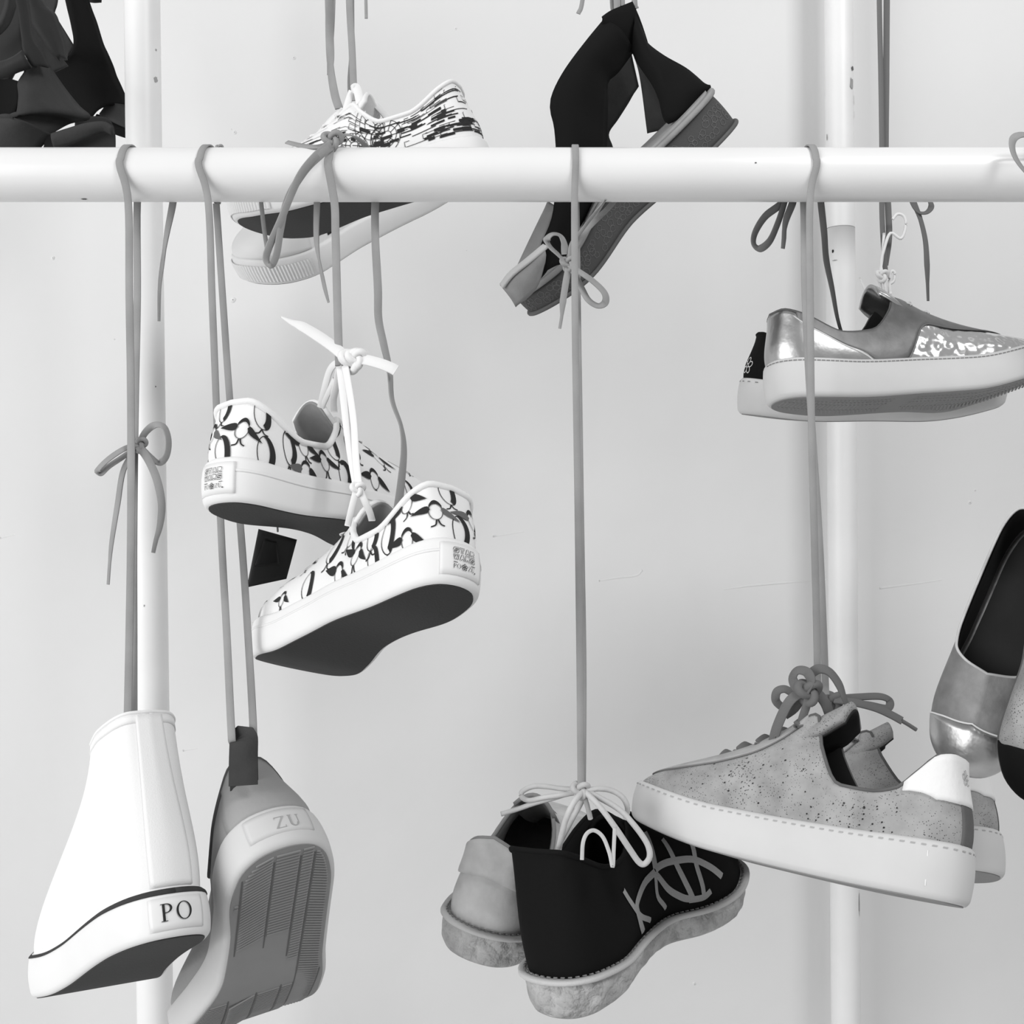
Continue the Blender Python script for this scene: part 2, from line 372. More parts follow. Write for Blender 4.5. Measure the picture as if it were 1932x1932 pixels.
SILV = chg(LOW, .004, front=.006)
SILV = [(k[0], k[1]-.025*max(0, 1-k[0]/.15))+tuple(k[2:]) for k in SILV]
SILV = [k if k[0] < .6 else (k[0], k[1]+.01, k[2], k[3]-.008*(k[0]-.6)/.4, k[4]*.55, k[5], k[6]) for k in SILV]
SLIPK = [(0,.050,0,.106,.35,.3,.4),(.05,.055,.011,.104,.35,.25,.4),(.12,.09,.024,.088,.4,.2,.4),(.22,.18,.034,.072,.45,.2,.35),(.36,.33,.036,.066,.45,.2,.35)]+list(chg(LOW,.004)[5:])
PK = [(0,.030,0,.142,.35,.2,.4),(.06,.035,.022,.142,.35,.2,.4),(.14,.08,.033,.134,.4,.2,.4),(.26,.21,.036,.112,.45,.2,.35),(.36,.31,.034,.106,.45,.2,.35),(.44,.39,.027,.118,.45,.3,.3)]+list(chg(LOW,.026,front=.006)[6:])
SPEC = dict(
 print_f=dict(side=1, L=.280, W=.100, ts=((0,.037),(.5,.033),(1,.036)), keys=LOW, rock=((0,.004),(.2,0),(.45,.004),(.7,0),(.85,.006),(1,.018))),
 print_e=dict(side=-1, L=.280, W=.100, ts=((0,.037),(.5,.033),(1,.036)), keys=LOW, rock=((0,.004),(.2,0),(.45,.004),(.7,0),(.85,.006),(1,.018))),
 high=dict(side=1, med=HW_LAT, L=.285, W=.104, ts=((0,.035),(.5,.034),(1,.036)), keys=HIGH, rock=((0,.0),(.3,.002),(.6,0),(.8,.006),(1,.022)), bulge=.006),
 slip=dict(side=-1, L=.300, W=.126, ts=((0,.038),(1,.030)), keys=SLIPK, rock=((0,0),(.55,.0),(.75,.01),(1,.05))),
 cork_m=dict(side=1, L=.300, W=.108, ts=((0,.044),(.5,.039),(1,.034)), keys=CORK, rock=((0,0),(.3,-.002),(.65,.0),(1,.016))),
 cork_n=dict(side=-1, L=.300, W=.108, ts=((0,.044),(.5,.039),(1,.034)), keys=CORK, rock=((0,0),(.3,-.002),(.65,.0),(1,.016))),
 silver=dict(side=-1, L=.302, W=.102, ts=((0,.040),(.5,.036),(1,.032)), keys=SILV, rock=((0,0),(.25,-.004),(.5,0),(.65,.002),(1,.030))),
 black_l=dict(side=1, L=.290, W=.102, ts=((0,.040),(.5,.036),(1,.032)), keys=chg(LOW, .004), rock=((0,0),(.25,-.004),(.5,0),(.65,.002),(1,.026))),
 circ_g=dict(side=1, L=.280, W=.100, ts=((0,.030),(.5,.026),(1,.030)), keys=chg(LOW,.002)),
 circ_h=dict(side=-1, L=.296, W=.106, ts=((0,.034),(.5,.030),(1,.032)), keys=chg(LOW,.012)),
 crepe_o=dict(side=-1, L=.292, W=.129, ts=((0,.034),(.5,.026),(1,.026)), keys=chg(LOW, .014, heel=.018), rock=((0,.006),(.15,.002),(.4,.006),(.7,0),(1,.022)), flare=-.003, bulge=.007, inset=.006),
 crepe_p=dict(side=1, L=.300, W=.122, ts=((0,.036),(.45,.026),(1,.028)), keys=PK, rock=((0,.0),(.2,.002),(.45,.012),(.7,0.004),(1,.018)), flare=-.006, bulge=.007, inset=.005),
 flat_q=dict(side=-1, L=.250, W=.080, ts=((0,.009),(1,.007)), keys=FLAT, rock=((0,.004),(.6,0),(.8,.002),(1,.010)), inset=.0005, bulge=.006, mb=.0),
 flat_r=dict(side=1, L=.250, W=.080, ts=((0,.009),(1,.007)), keys=FLAT, rock=((0,.004),(.6,0),(.8,.002),(1,.010)), inset=.0005, bulge=.006, mb=.0),
 wedge=dict(side=1, L=.290, W=.090, ts=((0,.040),(.5,.038),(.75,.030),(1,.024)), keys=FLAT, rock=((0,.004),(.25,.006),(.5,.012),(.75,.002),(1,.012)), mb=.001),
)
SH = {k: Shoe(**v) for k, v in SPEC.items()}
POSE = {
 'print_f': ((-0.0362, -0.1850, 1.2430), (0.3007, 0.3539, 2.3356)),
 'print_e': ((-0.2358, -0.1185, 1.3038), (-0.1225, 0.1582, 0.9974)),
 'high': ((-0.2402, -0.1947, 0.9937), (0.0861, 0.5096, 2.2470)),
 'slip': ((-0.1704, -0.1555, 1.0490), (-0.1841, 0.9739, 1.9332)),
 'cork_m': ((0.3475, -0.1509, 0.9983), (0.3616, -0.0077, 2.4820)),
 'cork_n': ((0.4833, 0.0963, 0.9374), (0.4842, -0.0989, 3.0407)),
 'silver': ((0.2516, 0.0872, 1.4065), (-0.1849, -0.0159, 0.1725)),
 'black_l': ((0.2547, 0.2512, 1.4109), (0.0984, 0.0521, 0.0203)),
 'circ_g': ((-0.0205, 0.1042, 1.6411), (0.0162, 0.2071, 2.9083)),
 'circ_h': ((-0.0704, 0.4055, 1.7081), (-0.4229, 0.5291, -2.8139)),
 'crepe_o': ((-0.0415, 0.0253, 0.8786), (0.2038, -0.0779, 1.1868)),
 'crepe_p': ((0.0310, -0.0698, 0.8733), (-0.1069, -0.0684, 0.9466)),
 'flat_q': ((0.5169, 0.0667, 1.2816), (-0.7048, 1.0994, -2.8201)),
 'flat_r': ((0.4957, 0.0003, 1.2900), (-0.6977, 1.2935, -2.2793)),
 'wedge': ((0.2363, 0.1688, 1.7060), (-0.4454, 0.7520, 2.9105)),
}
WEBUV = [([(0.7347, 0.775), (0.7472, 0.611), (0.7607, 0.439)], 0.008), ([(0.7626, 0.431), (0.7222, 0.454), (0.6818, 0.439), (0.6626, 0.337), (0.6481, 0.196)], 0.0065), ([(0.7645, 0.423), (0.802, 0.478), (0.8242, 0.407), (0.8242, 0.22), (0.8194, 0.095)], 0.0065), ([(0.7645, 0.423), (0.7751, 0.251), (0.7616, 0.11)], 0.005), ([(0.7645, 0.407), (0.7501, 0.243), (0.728, 0.149), (0.7107, 0.118)], 0.0065), ([(0.701, 0.696), (0.7145, 0.454), (0.7155, 0.282), (0.7097, 0.118)], 0.006), ([(0.6491, 0.603), (0.6799, 0.376), (0.6885, 0.134)], 0.0055), ([(0.8453, 0.681), (0.8357, 0.485), (0.8213, 0.267), (0.8001, 0.126)], 0.005), ([(0.7164, 0.118), (0.6895, 0.11), (0.6751, 0.134)], 0.006)]
# ------------------------------------------------------------------ the setting
def wall_grid():
    nx, nz = 150, 150; G = np.zeros((nx, nz, 3))
    for i, x in enumerate(np.linspace(-2.2, 2.2, nx)):
        for j, z in enumerate(np.linspace(0, 3.0, nz)):
            G[i, j] = (x, .64+.004*noise.noise(Vector((x*1.7, z*1.7, 3)))+.0012*noise.noise(Vector((x*9, z*9, 7))), z)
    return G
G = wall_grid(); o = mesh_obj('wall_back', G.reshape(-1, 3), gridfaces(*G.shape[:2]), M['wall']); o['kind'] = 'structure'
def box(name, lo, hi, m, parent=None):
    x0, y0, z0 = lo; x1, y1, z1 = hi
    V = [(x0,y0,z0),(x1,y0,z0),(x1,y1,z0),(x0,y1,z0),(x0,y0,z1),(x1,y0,z1),(x1,y1,z1),(x0,y1,z1)]
    return mesh_obj(name, V, [(0,3,2,1),(4,5,6,7),(0,1,5,4),(1,2,6,5),(2,3,7,6),(3,0,4,7)], m, parent, False)
floor = box('floor', (-2.6, -2.6, -.1), (2.6, .8, 0), mat('pale_floor', 205, .6)); floor['kind'] = 'structure'
# small plaster flaws that stand proud of the wall
WALL = o
def on_wall(px_, py_): q = P(px_, py_, 1.64); return q
for (fx, fy, fr) in [(443,250,5),(437,244,3),(100,487,5),(215,640,3),(440,566,7),(85,1532,3),(880,472,3),(1310,1856,5),(1840,925,4),(1830,948,5),(593,698,2),(205,150,4),(860,55,4),(555,110,5),(1180,520,3),(1340,300,3)]:
    c = on_wall(fx, fy); r_ = fr*1.64/FPX*.9; a = np.linspace(0, 2*np.pi, 10, endpoint=False); wb = .004*noise.noise(Vector((c[0]*1.7, c[2]*1.7, 3)))
    rings = [np.stack([c[0]+r_*s*np.cos(a)*(1+.2*np.sin(2*a+fx)), np.full(10, c[1]+wb+.0012-h*r_*.7), c[2]+r_*s*np.sin(a)], 1) for s, h in ((1.3, -.4), (1., .35), (.6, .8), (.15, 1.))]
    V = np.concatenate(rings)-np.array(WALL.location); b = mesh_obj('plaster_bump', V, gridfaces(4, 10, False, True), M['wall'], WALL)
for pts in ([(1130,1096),(1165,1090),(1200,1086),(1212,1076)],[(1330,1118),(1410,1106),(1500,1098),(1560,1094)],[(345,1416),(385,1409),(430,1402)],[(1660,1110),(1750,1098),(1830,1084)],[(930,1012),(1010,1000),(1040,1003)],[(0,1015),(30,1008)]):
    q = np.array([on_wall(*k)+np.array([0, .0012+.004*noise.noise(Vector((on_wall(*k)[0]*1.7, on_wall(*k)[2]*1.7, 3))), 0]) for k in pts])
    V, F = ribbon(q, .0035, .0022, (0, -1, 0), 8); mesh_obj('plaster_ridge', V-np.array(WALL.location), F, M['wall'], WALL)
# ------------------------------------------------------------------ rails
BX, BZ, BR = 0., ZC-(330-CEN)/FPX, .0236
r = thing('clothes_rail', 'thick white enamelled horizontal tube crossing the whole picture, nearest the viewer', 'rail', (0, 0, BZ))
a = np.linspace(-1.3, 1.3, 40)
wpart('rail_tube', tube(np.stack([a, 0*a, np.full_like(a, BZ)], 1), BR, n=40, raw=True), M['enamel'], r)
def disc(c, rad, n, m, root, name, seed):
    rr = np.random.default_rng(seed); k = 12; a = np.linspace(0, 2*np.pi, k, endpoint=False); q = rad*(.6+.5*rr.random(k))
    return a, q
def chip(root, axis_pt, axis, R, ang, along, wa, wl, m, name='paint_chip', seed=0):
    """a flake on a tube: small polygon bent round the tube"""
    rr = np.random.default_rng(seed); k = 14; a = np.linspace(0, 2*np.pi, k, endpoint=False); q = .65+.5*rr.random(k)
    axis = np.asarray(axis, float)/np.linalg.norm(axis); y = np.array([0, -1., 0]); y -= axis*(y@axis); y /= np.linalg.norm(y); x = np.cross(axis, y)
    rings = []
    for s in (0.0, .5, 1.):
        A = ang+q*np.cos(a)*s*wa/R; L = along+q*np.sin(a)*s*wl
        rings.append(np.asarray(axis_pt)+L[:, None]*axis+(R+.0003)*(np.cos(A)[:, None]*y+np.sin(A)[:, None]*x))
    V = np.concatenate(rings); F = gridfaces(3, k, False, True)
    wpart(name, (V, F), m, root)
chip(r, (0, 0, BZ), (1, 0, 0), BR, 1.35, (163-CEN)/FPX, .0012, .003, M['chip'], seed=1)
chip(r, (0, 0, BZ), (1, 0, 0), BR, -.15, (1415-CEN)/FPX, .0008, .001, M['chip'], seed=2)
def upright(label, top, bot, d, R, sleeve=None, chips=()):
    A, B = P(*top, d), P(*bot, d); ax = (A-B)/np.linalg.norm(A-B)
    A = A+ax*.15; B0 = B-ax*(B[2]-.0)/ax[2]
    rt = thing('rack_upright', label, 'pole', tuple(B0))
    if sleeve:
        J = P(*sleeve, d); J = B0+ax*((J-B0)@ax)
        wpart('upper_tube', tube(np.linspace(J-ax*.05, A, 30), R*.965, (0, 1, 0), n=32, raw=True), M['enamel_old'], rt)
        wpart('sleeve', tube(np.linspace(B0, J, 30), R, (0, 1, 0), n=32, raw=True), M['enamel_old'], rt)
        wpart('joint_ring', tube([J-ax*.0005, J-ax*.0001, J+ax*.0003], R*1.002, (0, 1, 0), n=32, raw=True), M['tread'], rt)
    else:
        wpart('upright_tube', tube(np.linspace(B0, A, 40), R, (0, 1, 0), n=32, raw=True), M['enamel_old'], rt)
    for i, (cx, cy, wa, wl, m) in enumerate(chips):
        q = P(cx, cy, d); along = (q-B0)@ax; c = B0+ax*along; s = np.clip((q[0]-c[0])/R, -.97, .97)
        chip(rt, B0, ax, R, math.asin(s), along, wa, wl, M[m], seed=10+i)
    return rt
upright('left white upright tube behind the rail, straight with a small scratch', (268, 0), (293, 1932), 1.35, .0212, None,
        [(299, 156, .003, .004, 'mid_rubber'), (299, 100, .0015, .0015, 'mid_rubber'), (301, 732, .0008, .0012, 'chip'), (283, 1140, .0008, .0015, 'mid_rubber')])
upright('right white upright tube with a sleeve joint and chipped paint', (1582, 0), (1596, 1932), 1.575, .0203, (1588, 432),
        [(1603, 136, .003, .0035, 'chip'), (1601, 165, .004, .009, 'mid_rubber'), (1609, 192, .003, .010, 'mid_rubber'), (1609, 220, .002, .006, 'mid_rubber'),
         (1558, 262, .001, .005, 'mid_rubber'), (1566, 478, .0016, .0026, 'print_ink'), (1569, 496, .004, .001, 'mid_rubber'), (1616, 1700, .002, .02, 'mid_rubber')])

# ------------------------------------------------------------------ shoes
def cap(sh, off, z, nt=64, na=12):
    t = np.linspace(0, 1, nt); l = sh.ring(t/2, off, 0*t); r_ = sh.ring(1-t/2, off, 0*t); s = np.linspace(0, 1, na)[None, :, None]
    G = l[:, None]*(1-s)+r_[:, None]*s; G[..., 2] = sh.rock(np.clip(G[..., 0]/sh.L, 0, 1))+z(np.clip(G[..., 0]/sh.L, 0, 1)); return G
def sole_plate(sh, off=-.004, z=-.0008, h=.006):
    G = cap(sh, off, lambda x: 0*x+z); a = sgrid(lambda u, v: sh.ring(u, off, z+v*h), UU, [0, 1])
    return merge((G.reshape(-1, 3), gridfaces(*G.shape[:2])), a)
def base(key, name, label, cat, mats, group=None, binding=.0022, lumps=0., tread=None, lin_off=-.0028, sole_part=True):
    sh = SH[key]; loc, rot = POSE[key]; root = thing(name, label, cat, loc, rot, group)
    if sole_part: mesh_obj('outsole', *sole_plate(sh), M[mats['outsole']], root)
    W_ = np.concatenate([np.linspace(0, .12, 4), np.linspace(.2, .85, 12), np.linspace(.9, 1, 4)])
    def mid(u, v): 
        g = sh.M(u, np.clip(v, 0, 1)); k = v > 1
        if k.any(): g[k] = sh.ring(u[k], -.010, sh.ts(np.clip(sh.xy(u[k])[0]/sh.L, 0, 1))-.0005)
        k = v < 0
        if k.any() and lumps: g[k] = sh.ring(u[k], -.003+sh.flare, np.zeros(k.sum()))
        elif k.any(): g[k] = sh.ring(u[k], -.012, np.full(k.sum(), .0006))
        if lumps:
            for i in np.ndindex(v.shape):
                if .02 < v[i] < .9: g[i] += np.array([noise.noise(Vector(g[i]*90)), noise.noise(Vector(g[i]*90+np.array([5, 0, 0]))), noise.noise(Vector(g[i]*90+np.array([0, 7, 0])))])*lumps*min(1, v[i]/.25)
        return g
    us = np.linspace(0, 1, 240, endpoint=False) if lumps else UU
    V, F = sgrid(mid, us, [-1]+list(W_)+[1.5]); 
    if lumps or not sole_part:
        G = cap(sh, -.003+sh.flare, lambda x: 0*x); V, F = merge((V, F), (G.reshape(-1, 3), gridfaces(*G.shape[:2])))
    mesh_obj('midsole', V, F, M[mats['midsole']], root)
    mesh_obj('upper', *sgrid(sh.S, UU, np.linspace(0, 1, 22)), M[mats['upper']], root)
    mesh_obj('lining', *sgrid(lambda u, v: sh.S(u, v, np.full(np.shape(u), lin_off)), UU, np.linspace(.2, 1, 12)), M[mats['lining']], root)
    G = cap(sh, -sh.inset-.004, lambda x: sh.ts(x)+.004); mesh_obj('insole', G.reshape(-1, 3), gridfaces(*G.shape[:2]), M[mats.get('insole', mats['lining'])], root)
    if binding:
        T = sh.T(UU)-np.array([0, 0, .0008]); mesh_obj('collar_binding', *tube(T, binding, (0, 0, 1), True, 8, raw=True), M[mats['binding']], root)
    return sh, root
LIN_SIGN = 1
def tongue(sh, root, pts, m, th=.004, name='tongue', drop=.75, lining=None):
    p = catmull(pts, 6); s = np.linspace(-1, 1, 11); G = np.zeros((len(p), 11, 3))
    for i, (xi, z, hw) in enumerate(p):
        G[i, :, 0] = xi*sh.L; G[i, :, 1] = sh.yc(xi)+s*hw; G[i, :, 2] = z+sh.rock(min(xi, 1))-drop*hw*s*s
    o = mesh_obj(name, *slab(G, th), m, root)
    if lining: 
        mesh_obj('tongue_lining', *slab(G[8:], .002, LIN_SIGN*(th/2+.0012)), lining, root)
    return G
def lacing(sh, root, ts, m, w_=.006, v=.93, lift=.004, name='shoelace'):
    parts = []
    for i, t in enumerate(ts):
        L_ = sh.S(np.array(t/2), np.array(v), np.array(.001)); R_ = sh.S(np.array(1-t/2), np.array(v), np.array(.001)); mid = (L_+R_)/2+np.array([0, 0, lift])
        ou = sh.S(np.array(t/2), np.array(v-.05), np.array(.0012)); our = sh.S(np.array(1-t/2), np.array(v-.05), np.array(.0012))
        parts.append(ribbon([ou, L_+np.array([0, 0, .001]), mid, R_+np.array([0, 0, .001]), our], w_, .0016, (-.25, 0, 1), 5))
    return mesh_obj(name, *merge(*parts), m, root)
def stitches(sh, root, w_, m, n=110, u0=0., u1=1., L_=.0035, off=.0004, name='stitching'):
    parts = []
    for u in np.linspace(u0, u1, n, endpoint=False):
        ch = Chart(lambda a, b, c=0.: sh.M(a, b, np.asarray(c)), u, w_); parts.append(stroke(ch, [(-L_/2, 0), (L_/2, 0)], .0011, off))
    o = mesh_obj(name, *merge(*parts), m, root); o['kind'] = 'stuff'; return o
def seam(sh, root, uv, m, w_=.0012, off=.0006, name='seam', n=6):
    p = catmull([(u*1.0, v, 0) for u, v in uv], n)[:, :2]; P3 = sh.S(p[:, 0], p[:, 1], np.full(len(p), off)); N = sh.nS(p[:, 0], p[:, 1])
    return mesh_obj(name, *sweep(P3, flat(w_, .0008), N), m, root)
def Mf(sh): return lambda a, b, c=0.: sh.M(a, b, np.asarray(c))
def tread(sh, root, m, bands, pitch, skip=None, h=.0009, name='tread_ribs', margin=.007):
    """rows of ribs on the sole: bands = (y0, y1, slant) as fractions of the width"""
    t = np.linspace(0, 1, 200); xl, yl = sh.xy(t/2); xr, yr = sh.xy(1-t/2); parts = []
    for (f0, f1, sl) in bands:
        for x in np.arange(.012, sh.L-.012, pitch):
            y1, y0 = np.interp(x, xl, yl)-margin, np.interp(x, xr, yr)+margin
            c0, c1 = (f0-.5)*sh.W, (f1-.5)*sh.W; ya, yb = max(y0, c0), min(y1, c1)
            if yb-ya < .003 or (skip and skip(x/sh.L, (ya+yb)/2)): continue
            z = sh.rock(x/sh.L)-.0008; hw = pitch*.28; dx = sl*(yb-ya)
            V = [(x-hw, ya, z), (x+hw, ya, z), (x+hw+dx, yb, z), (x-hw+dx, yb, z), (x-hw*.7, ya, z-h), (x+hw*.7, ya, z-h), (x+hw*.7+dx, yb, z-h), (x-hw*.7+dx, yb, z-h)]
            parts.append((np.array(V), [(4,5,6,7),(0,1,5,4),(1,2,6,5),(2,3,7,6),(3,0,4,7)]))
    o = mesh_obj(name, *merge(*parts), m, root, False); o['kind'] = 'stuff'; return o
def grooves(sh, root, m, fr, x0, x1, name='tread_groove', skip=None):
    parts = []
    for f in fr:
        xs = np.linspace(x0*sh.L, x1*sh.L, 60); y = (f-.5)*sh.W
        xs = np.array([x for x in xs if not (skip and skip(x/sh.L, y))])
        if len(xs) < 4: continue
        z = sh.rock(xs/sh.L)-.0012; lo = np.interp(xs, *[q[::1] for q in sh.xy(1-np.linspace(0,1,200)/2)]); hi = np.interp(xs, *sh.xy(np.linspace(0,1,200)/2)); k = (y > lo+.007) & (y < hi-.007); xs, z = xs[k], z[k]
        if len(xs) < 4: continue
        parts.append((np.stack([np.concatenate([xs, xs]), np.concatenate([0*xs+y-.0006, 0*xs+y+.0006]), np.concatenate([z, z])], 1), [(i, i+1, len(xs)+i+1, len(xs)+i) for i in range(len(xs)-1)]))
    return mesh_obj(name, *merge(*parts), m, root)
def heel_label(sh, root, m, du=.047, w0=.16, w1=.86, u=0., off=.0009):
    us = u+np.linspace(-du/2, du/2, 17); return mesh_obj('heel_label', *patch(Mf(sh), us, w0, w1, 6, off, -.0005), m, root)
def flower(ch, cx, cy, r_, lw, off=.0009):
    ps = []
    for k in range(5):
        a = math.pi/2+k*2*math.pi/5; ps.append(stroke(ch, arc2(cx+r_*.62*math.cos(a), cy+r_*.62*math.sin(a), r_*.42, r_*.34, 0, 360, 14, a), lw, off))
    return ps

# ---- the two canvas sneakers with a small two-tone leaf print
def leaf_print(sh, rr):
    dark, grey = [], []
    rows = [(.20, 0.), (.56, .5), (.90, .15)]
    n = 15
    for ri, (v, ph) in enumerate(rows):
        for k in range(n):
            u = (k+ph)/n+.006*rr.uniform(-1, 1); 
            ch = Chart(sh.S, u, v+.03*rr.uniform(-1, 1), .12*rr.uniform(-1, 1), .05, .975); s = .0275*(.92+.16*rr.random()); kind = (k+ri) % 2
            front = .30 < (u % 1) < .70
            if front: s *= .72
            if kind == 0:      # plump pod, one side dark
                o = arc2(0, 0, .27*s, .50*s, 0, 360, 28, .12); dark.append(stroke(ch, o, .0007))
                dark.append(strip(ch, arc2(0, 0, .29*s, .52*s, 85, -75, 16, .12), arc2(-.13*s, .03*s, .24*s, .46*s, 78, -58, 16, .12), .0008))
                dark.append(stroke(ch, [(.02*s, -.50*s), (-.05*s, -.66*s), (-.18*s, -.72*s)], .0011, dens=4))
                dark.append(stroke(ch, [(.02*s, -.50*s), (.10*s, -.64*s), (.22*s, -.66*s)], .0011, dens=4))
            else:              # sprig: bud with two dark leaves
                grey.append(stroke(ch, arc2(0, 0, .20*s, .34*s, 0, 360, 24), .0007))
                dark.append(strip(ch, arc2(0, .02*s, .22*s, .36*s, 150, 30, 12), arc2(0, -.05*s, .21*s, .30*s, 150, 30, 12), .0008))
                for sg, an in ((-1, .28), (1, -.62)):
                    L_ = .62*s; t = np.linspace(0, 1, 9); th = .14*s*np.sin(np.pi*np.sqrt(t))
                    a = math.cos(an); b = math.sin(an)*sg
                    cx, cy = sg*.15*s, .05*s; mid = np.stack([cx+sg*t*L_*a, cy+t*L_*(math.sin(an) if sg > 0 else math.sin(an)*-.4+.1)], 1)
                    nn = np.array([0, 1.]); (dark if rr.random() < .75 else grey).append(strip(ch, mid+nn*th[:, None], mid-nn*th[:, None]*.9, .0009))
                dark.append(stroke(ch, [(0, -.34*s), (-.03*s, -.52*s), (-.16*s, -.58*s)], .0011, dens=4)); dark.append(stroke(ch, [(.04*s, -.33*s), (.10*s, -.50*s), (.20*s, -.56*s)], .0011, dens=4))
    return merge(*dark), merge(*grey)
def print_sneaker(key, label, seed):
    sh, root = base(key, 'canvas_sneaker', label, 'shoe', dict(outsole='dark_rubber', midsole='white_rubber', upper='canvas', lining='lining', binding='white_canvas'), 'pair of leaf print sneakers', binding=.0029)
    d, g_ = leaf_print(sh, np.random.default_rng(seed))
    for nm, q, m in (('dark_print', d, 'print_ink'), ('outline_print', g_, 'print_grey')): mesh_obj(nm, *q, M[m], root)['kind'] = 'stuff'
    tongue(sh, root, [(.72, .060, .014), (.60, .071, .017), (.50, .087, .020), (.42, .103, .023), (.385, .112, .021)], M['white_canvas'], lining=M['lining'])
    lacing(sh, root, (.56, .64, .72, .80, .88), M['white_lace'], .006)
    mesh_obj('foxing_line', *patch(Mf(sh), np.linspace(0, 1, 113), .64, .70, 3, .0005, -.0003), M['white_rubber'], root)
    mesh_obj('toe_bumper', *patch(Mf(sh), np.linspace(.42, .58, 33), .06, .92, 6, .0016, -.0003), M['white_rubber'], root)
    lab = heel_label(sh, root, M['white_rubber'], .056)
    ch = Chart(Mf(sh), 0., .5, vlo=.05, vhi=.95); Wd = .0195
    ps = block(ch, 'STAR', -Wd/2, .0045, Wd, .0045, .00042, .0017)+block(ch, 'WARS', -Wd/2, -.0012, Wd, .0045, .00042, .0017)
    ps.append(stroke(ch, [(-Wd/2, -.0030), (Wd/2, -.0030)], .0005, .0017))
    a, x = word(ch, 'PO', -Wd/2, -.0078, .0035, .18, .0017); ps += a
    ps += flower(ch, x+.0032, -.0060, .0024, .0005, .0017)
    a, x = word(ch, 'ZU', x+.0066, -.0078, .0035, .18, .0017); ps += a; ps.append(strip(ch, arc2(x+.0009, -.0078, .0006, .0006, 0, 180, 8), arc2(x+.0009, -.0078, .0006, .0006, 0, -180, 8), .0017))
    mesh_obj('label_lettering', *merge(*ps), M['print_fine'], lab)
    return sh, root
she, SE = print_sneaker('print_e', 'higher white sneaker with dark leaf print, its toe pointing away to the right', 3)
shf, SF = print_sneaker('print_f', 'lower white sneaker with dark leaf print, its toe pointing down to the left', 8)

# ---- white high-top
sh, SHI = base('high', 'high_top', 'plain white canvas high-top hanging at the lower left with black letters on its heel', 'shoe',
               dict(outsole='dark_rubber', midsole='white_rubber', upper='white_canvas', lining='white_canvas', binding='white_canvas'), binding=.0016)
mesh_obj('foxing_stripe', *patch(Mf(sh), np.linspace(0, 1, 113), .86+.07*np.minimum(1, 2.2*(.5-np.abs(.5-np.linspace(0, 1, 113)))), .985, 4, .0007, -.0003), M['charcoal'], SHI)
mesh_obj('heel_strip', *patch(sh.S, np.linspace(-.026, .026, 11), .05, .985, 30, .0012), M['white_canvas'], SHI)
mesh_obj('top_hem', *patch(sh.S, np.linspace(0, 1, 113), .955, .99, 3, .0007), M['white_canvas'], SHI)
lab = heel_label(sh, SHI, M['white_rubber'], .058, .14, .80); ch = Chart(Mf(sh), 0., .47)
ps, x = word(ch, 'PO', -.0125, -.0058, .0125, .22, .0018); mesh_obj('label_lettering', *merge(*ps), M['print_ink'], lab)
ts_ = [(.62+.0*i) for i in range(5)]

# ---- pale grey sneaker hung by its pull tab, sole to the viewer
sh, SSL = base('slip', 'slip_on', 'grey slip-on hanging by its dark heel tab, ribbed sole turned to the viewer', 'shoe',
               dict(outsole='tread', midsole='grey_rubber', upper='grey_leather', lining='lining_dark', binding='cork_dark'), binding=.002)
BANDS = [(.0, .13, 0), (.15, .30, -.45), (.32, .39, .0), (.41, .56, 0), (.58, .75, .45), (.77, 1.0, 0)]
arch = lambda xi, y: .36 < xi < .62 and y > -.004-.1*(xi-.36)
sh_ = sh; tread(sh, SSL, M['tread'], BANDS, .0034, arch); grooves(sh, SSL, M['chip'], (.14, .31, .40, .57, .76), .06, .9, skip=arch)
mesh_obj('heel_panel', *patch(sh.S, np.linspace(-.06, .06, 15), .05, .98, 12, .0012), M['grey_leather'], SSL)
lab = heel_label(sh, SSL, M['grey_rubber'], .07, .25, .85, off=.0008); ch = Chart(Mf(sh), 0., .5); ps, x = word(ch, 'ZU', -.004, -.006, .011, .25, .0012); mesh_obj('label_lettering', *merge(*ps), M['mid_rubber'], lab)
tab = ribbon([P(459, 1482, .872), P(459, 1468, .874), P(459, 1440, .882), P(460, 1402, .890), P(460, 1393, .896), P(460, 1402, .902), P(460, 1440, .902), P(461, 1490, .895)], .0225, .0016, (.1, -1, 0), 6)
wpart('pull_tab', tab, M['charcoal'], SSL)

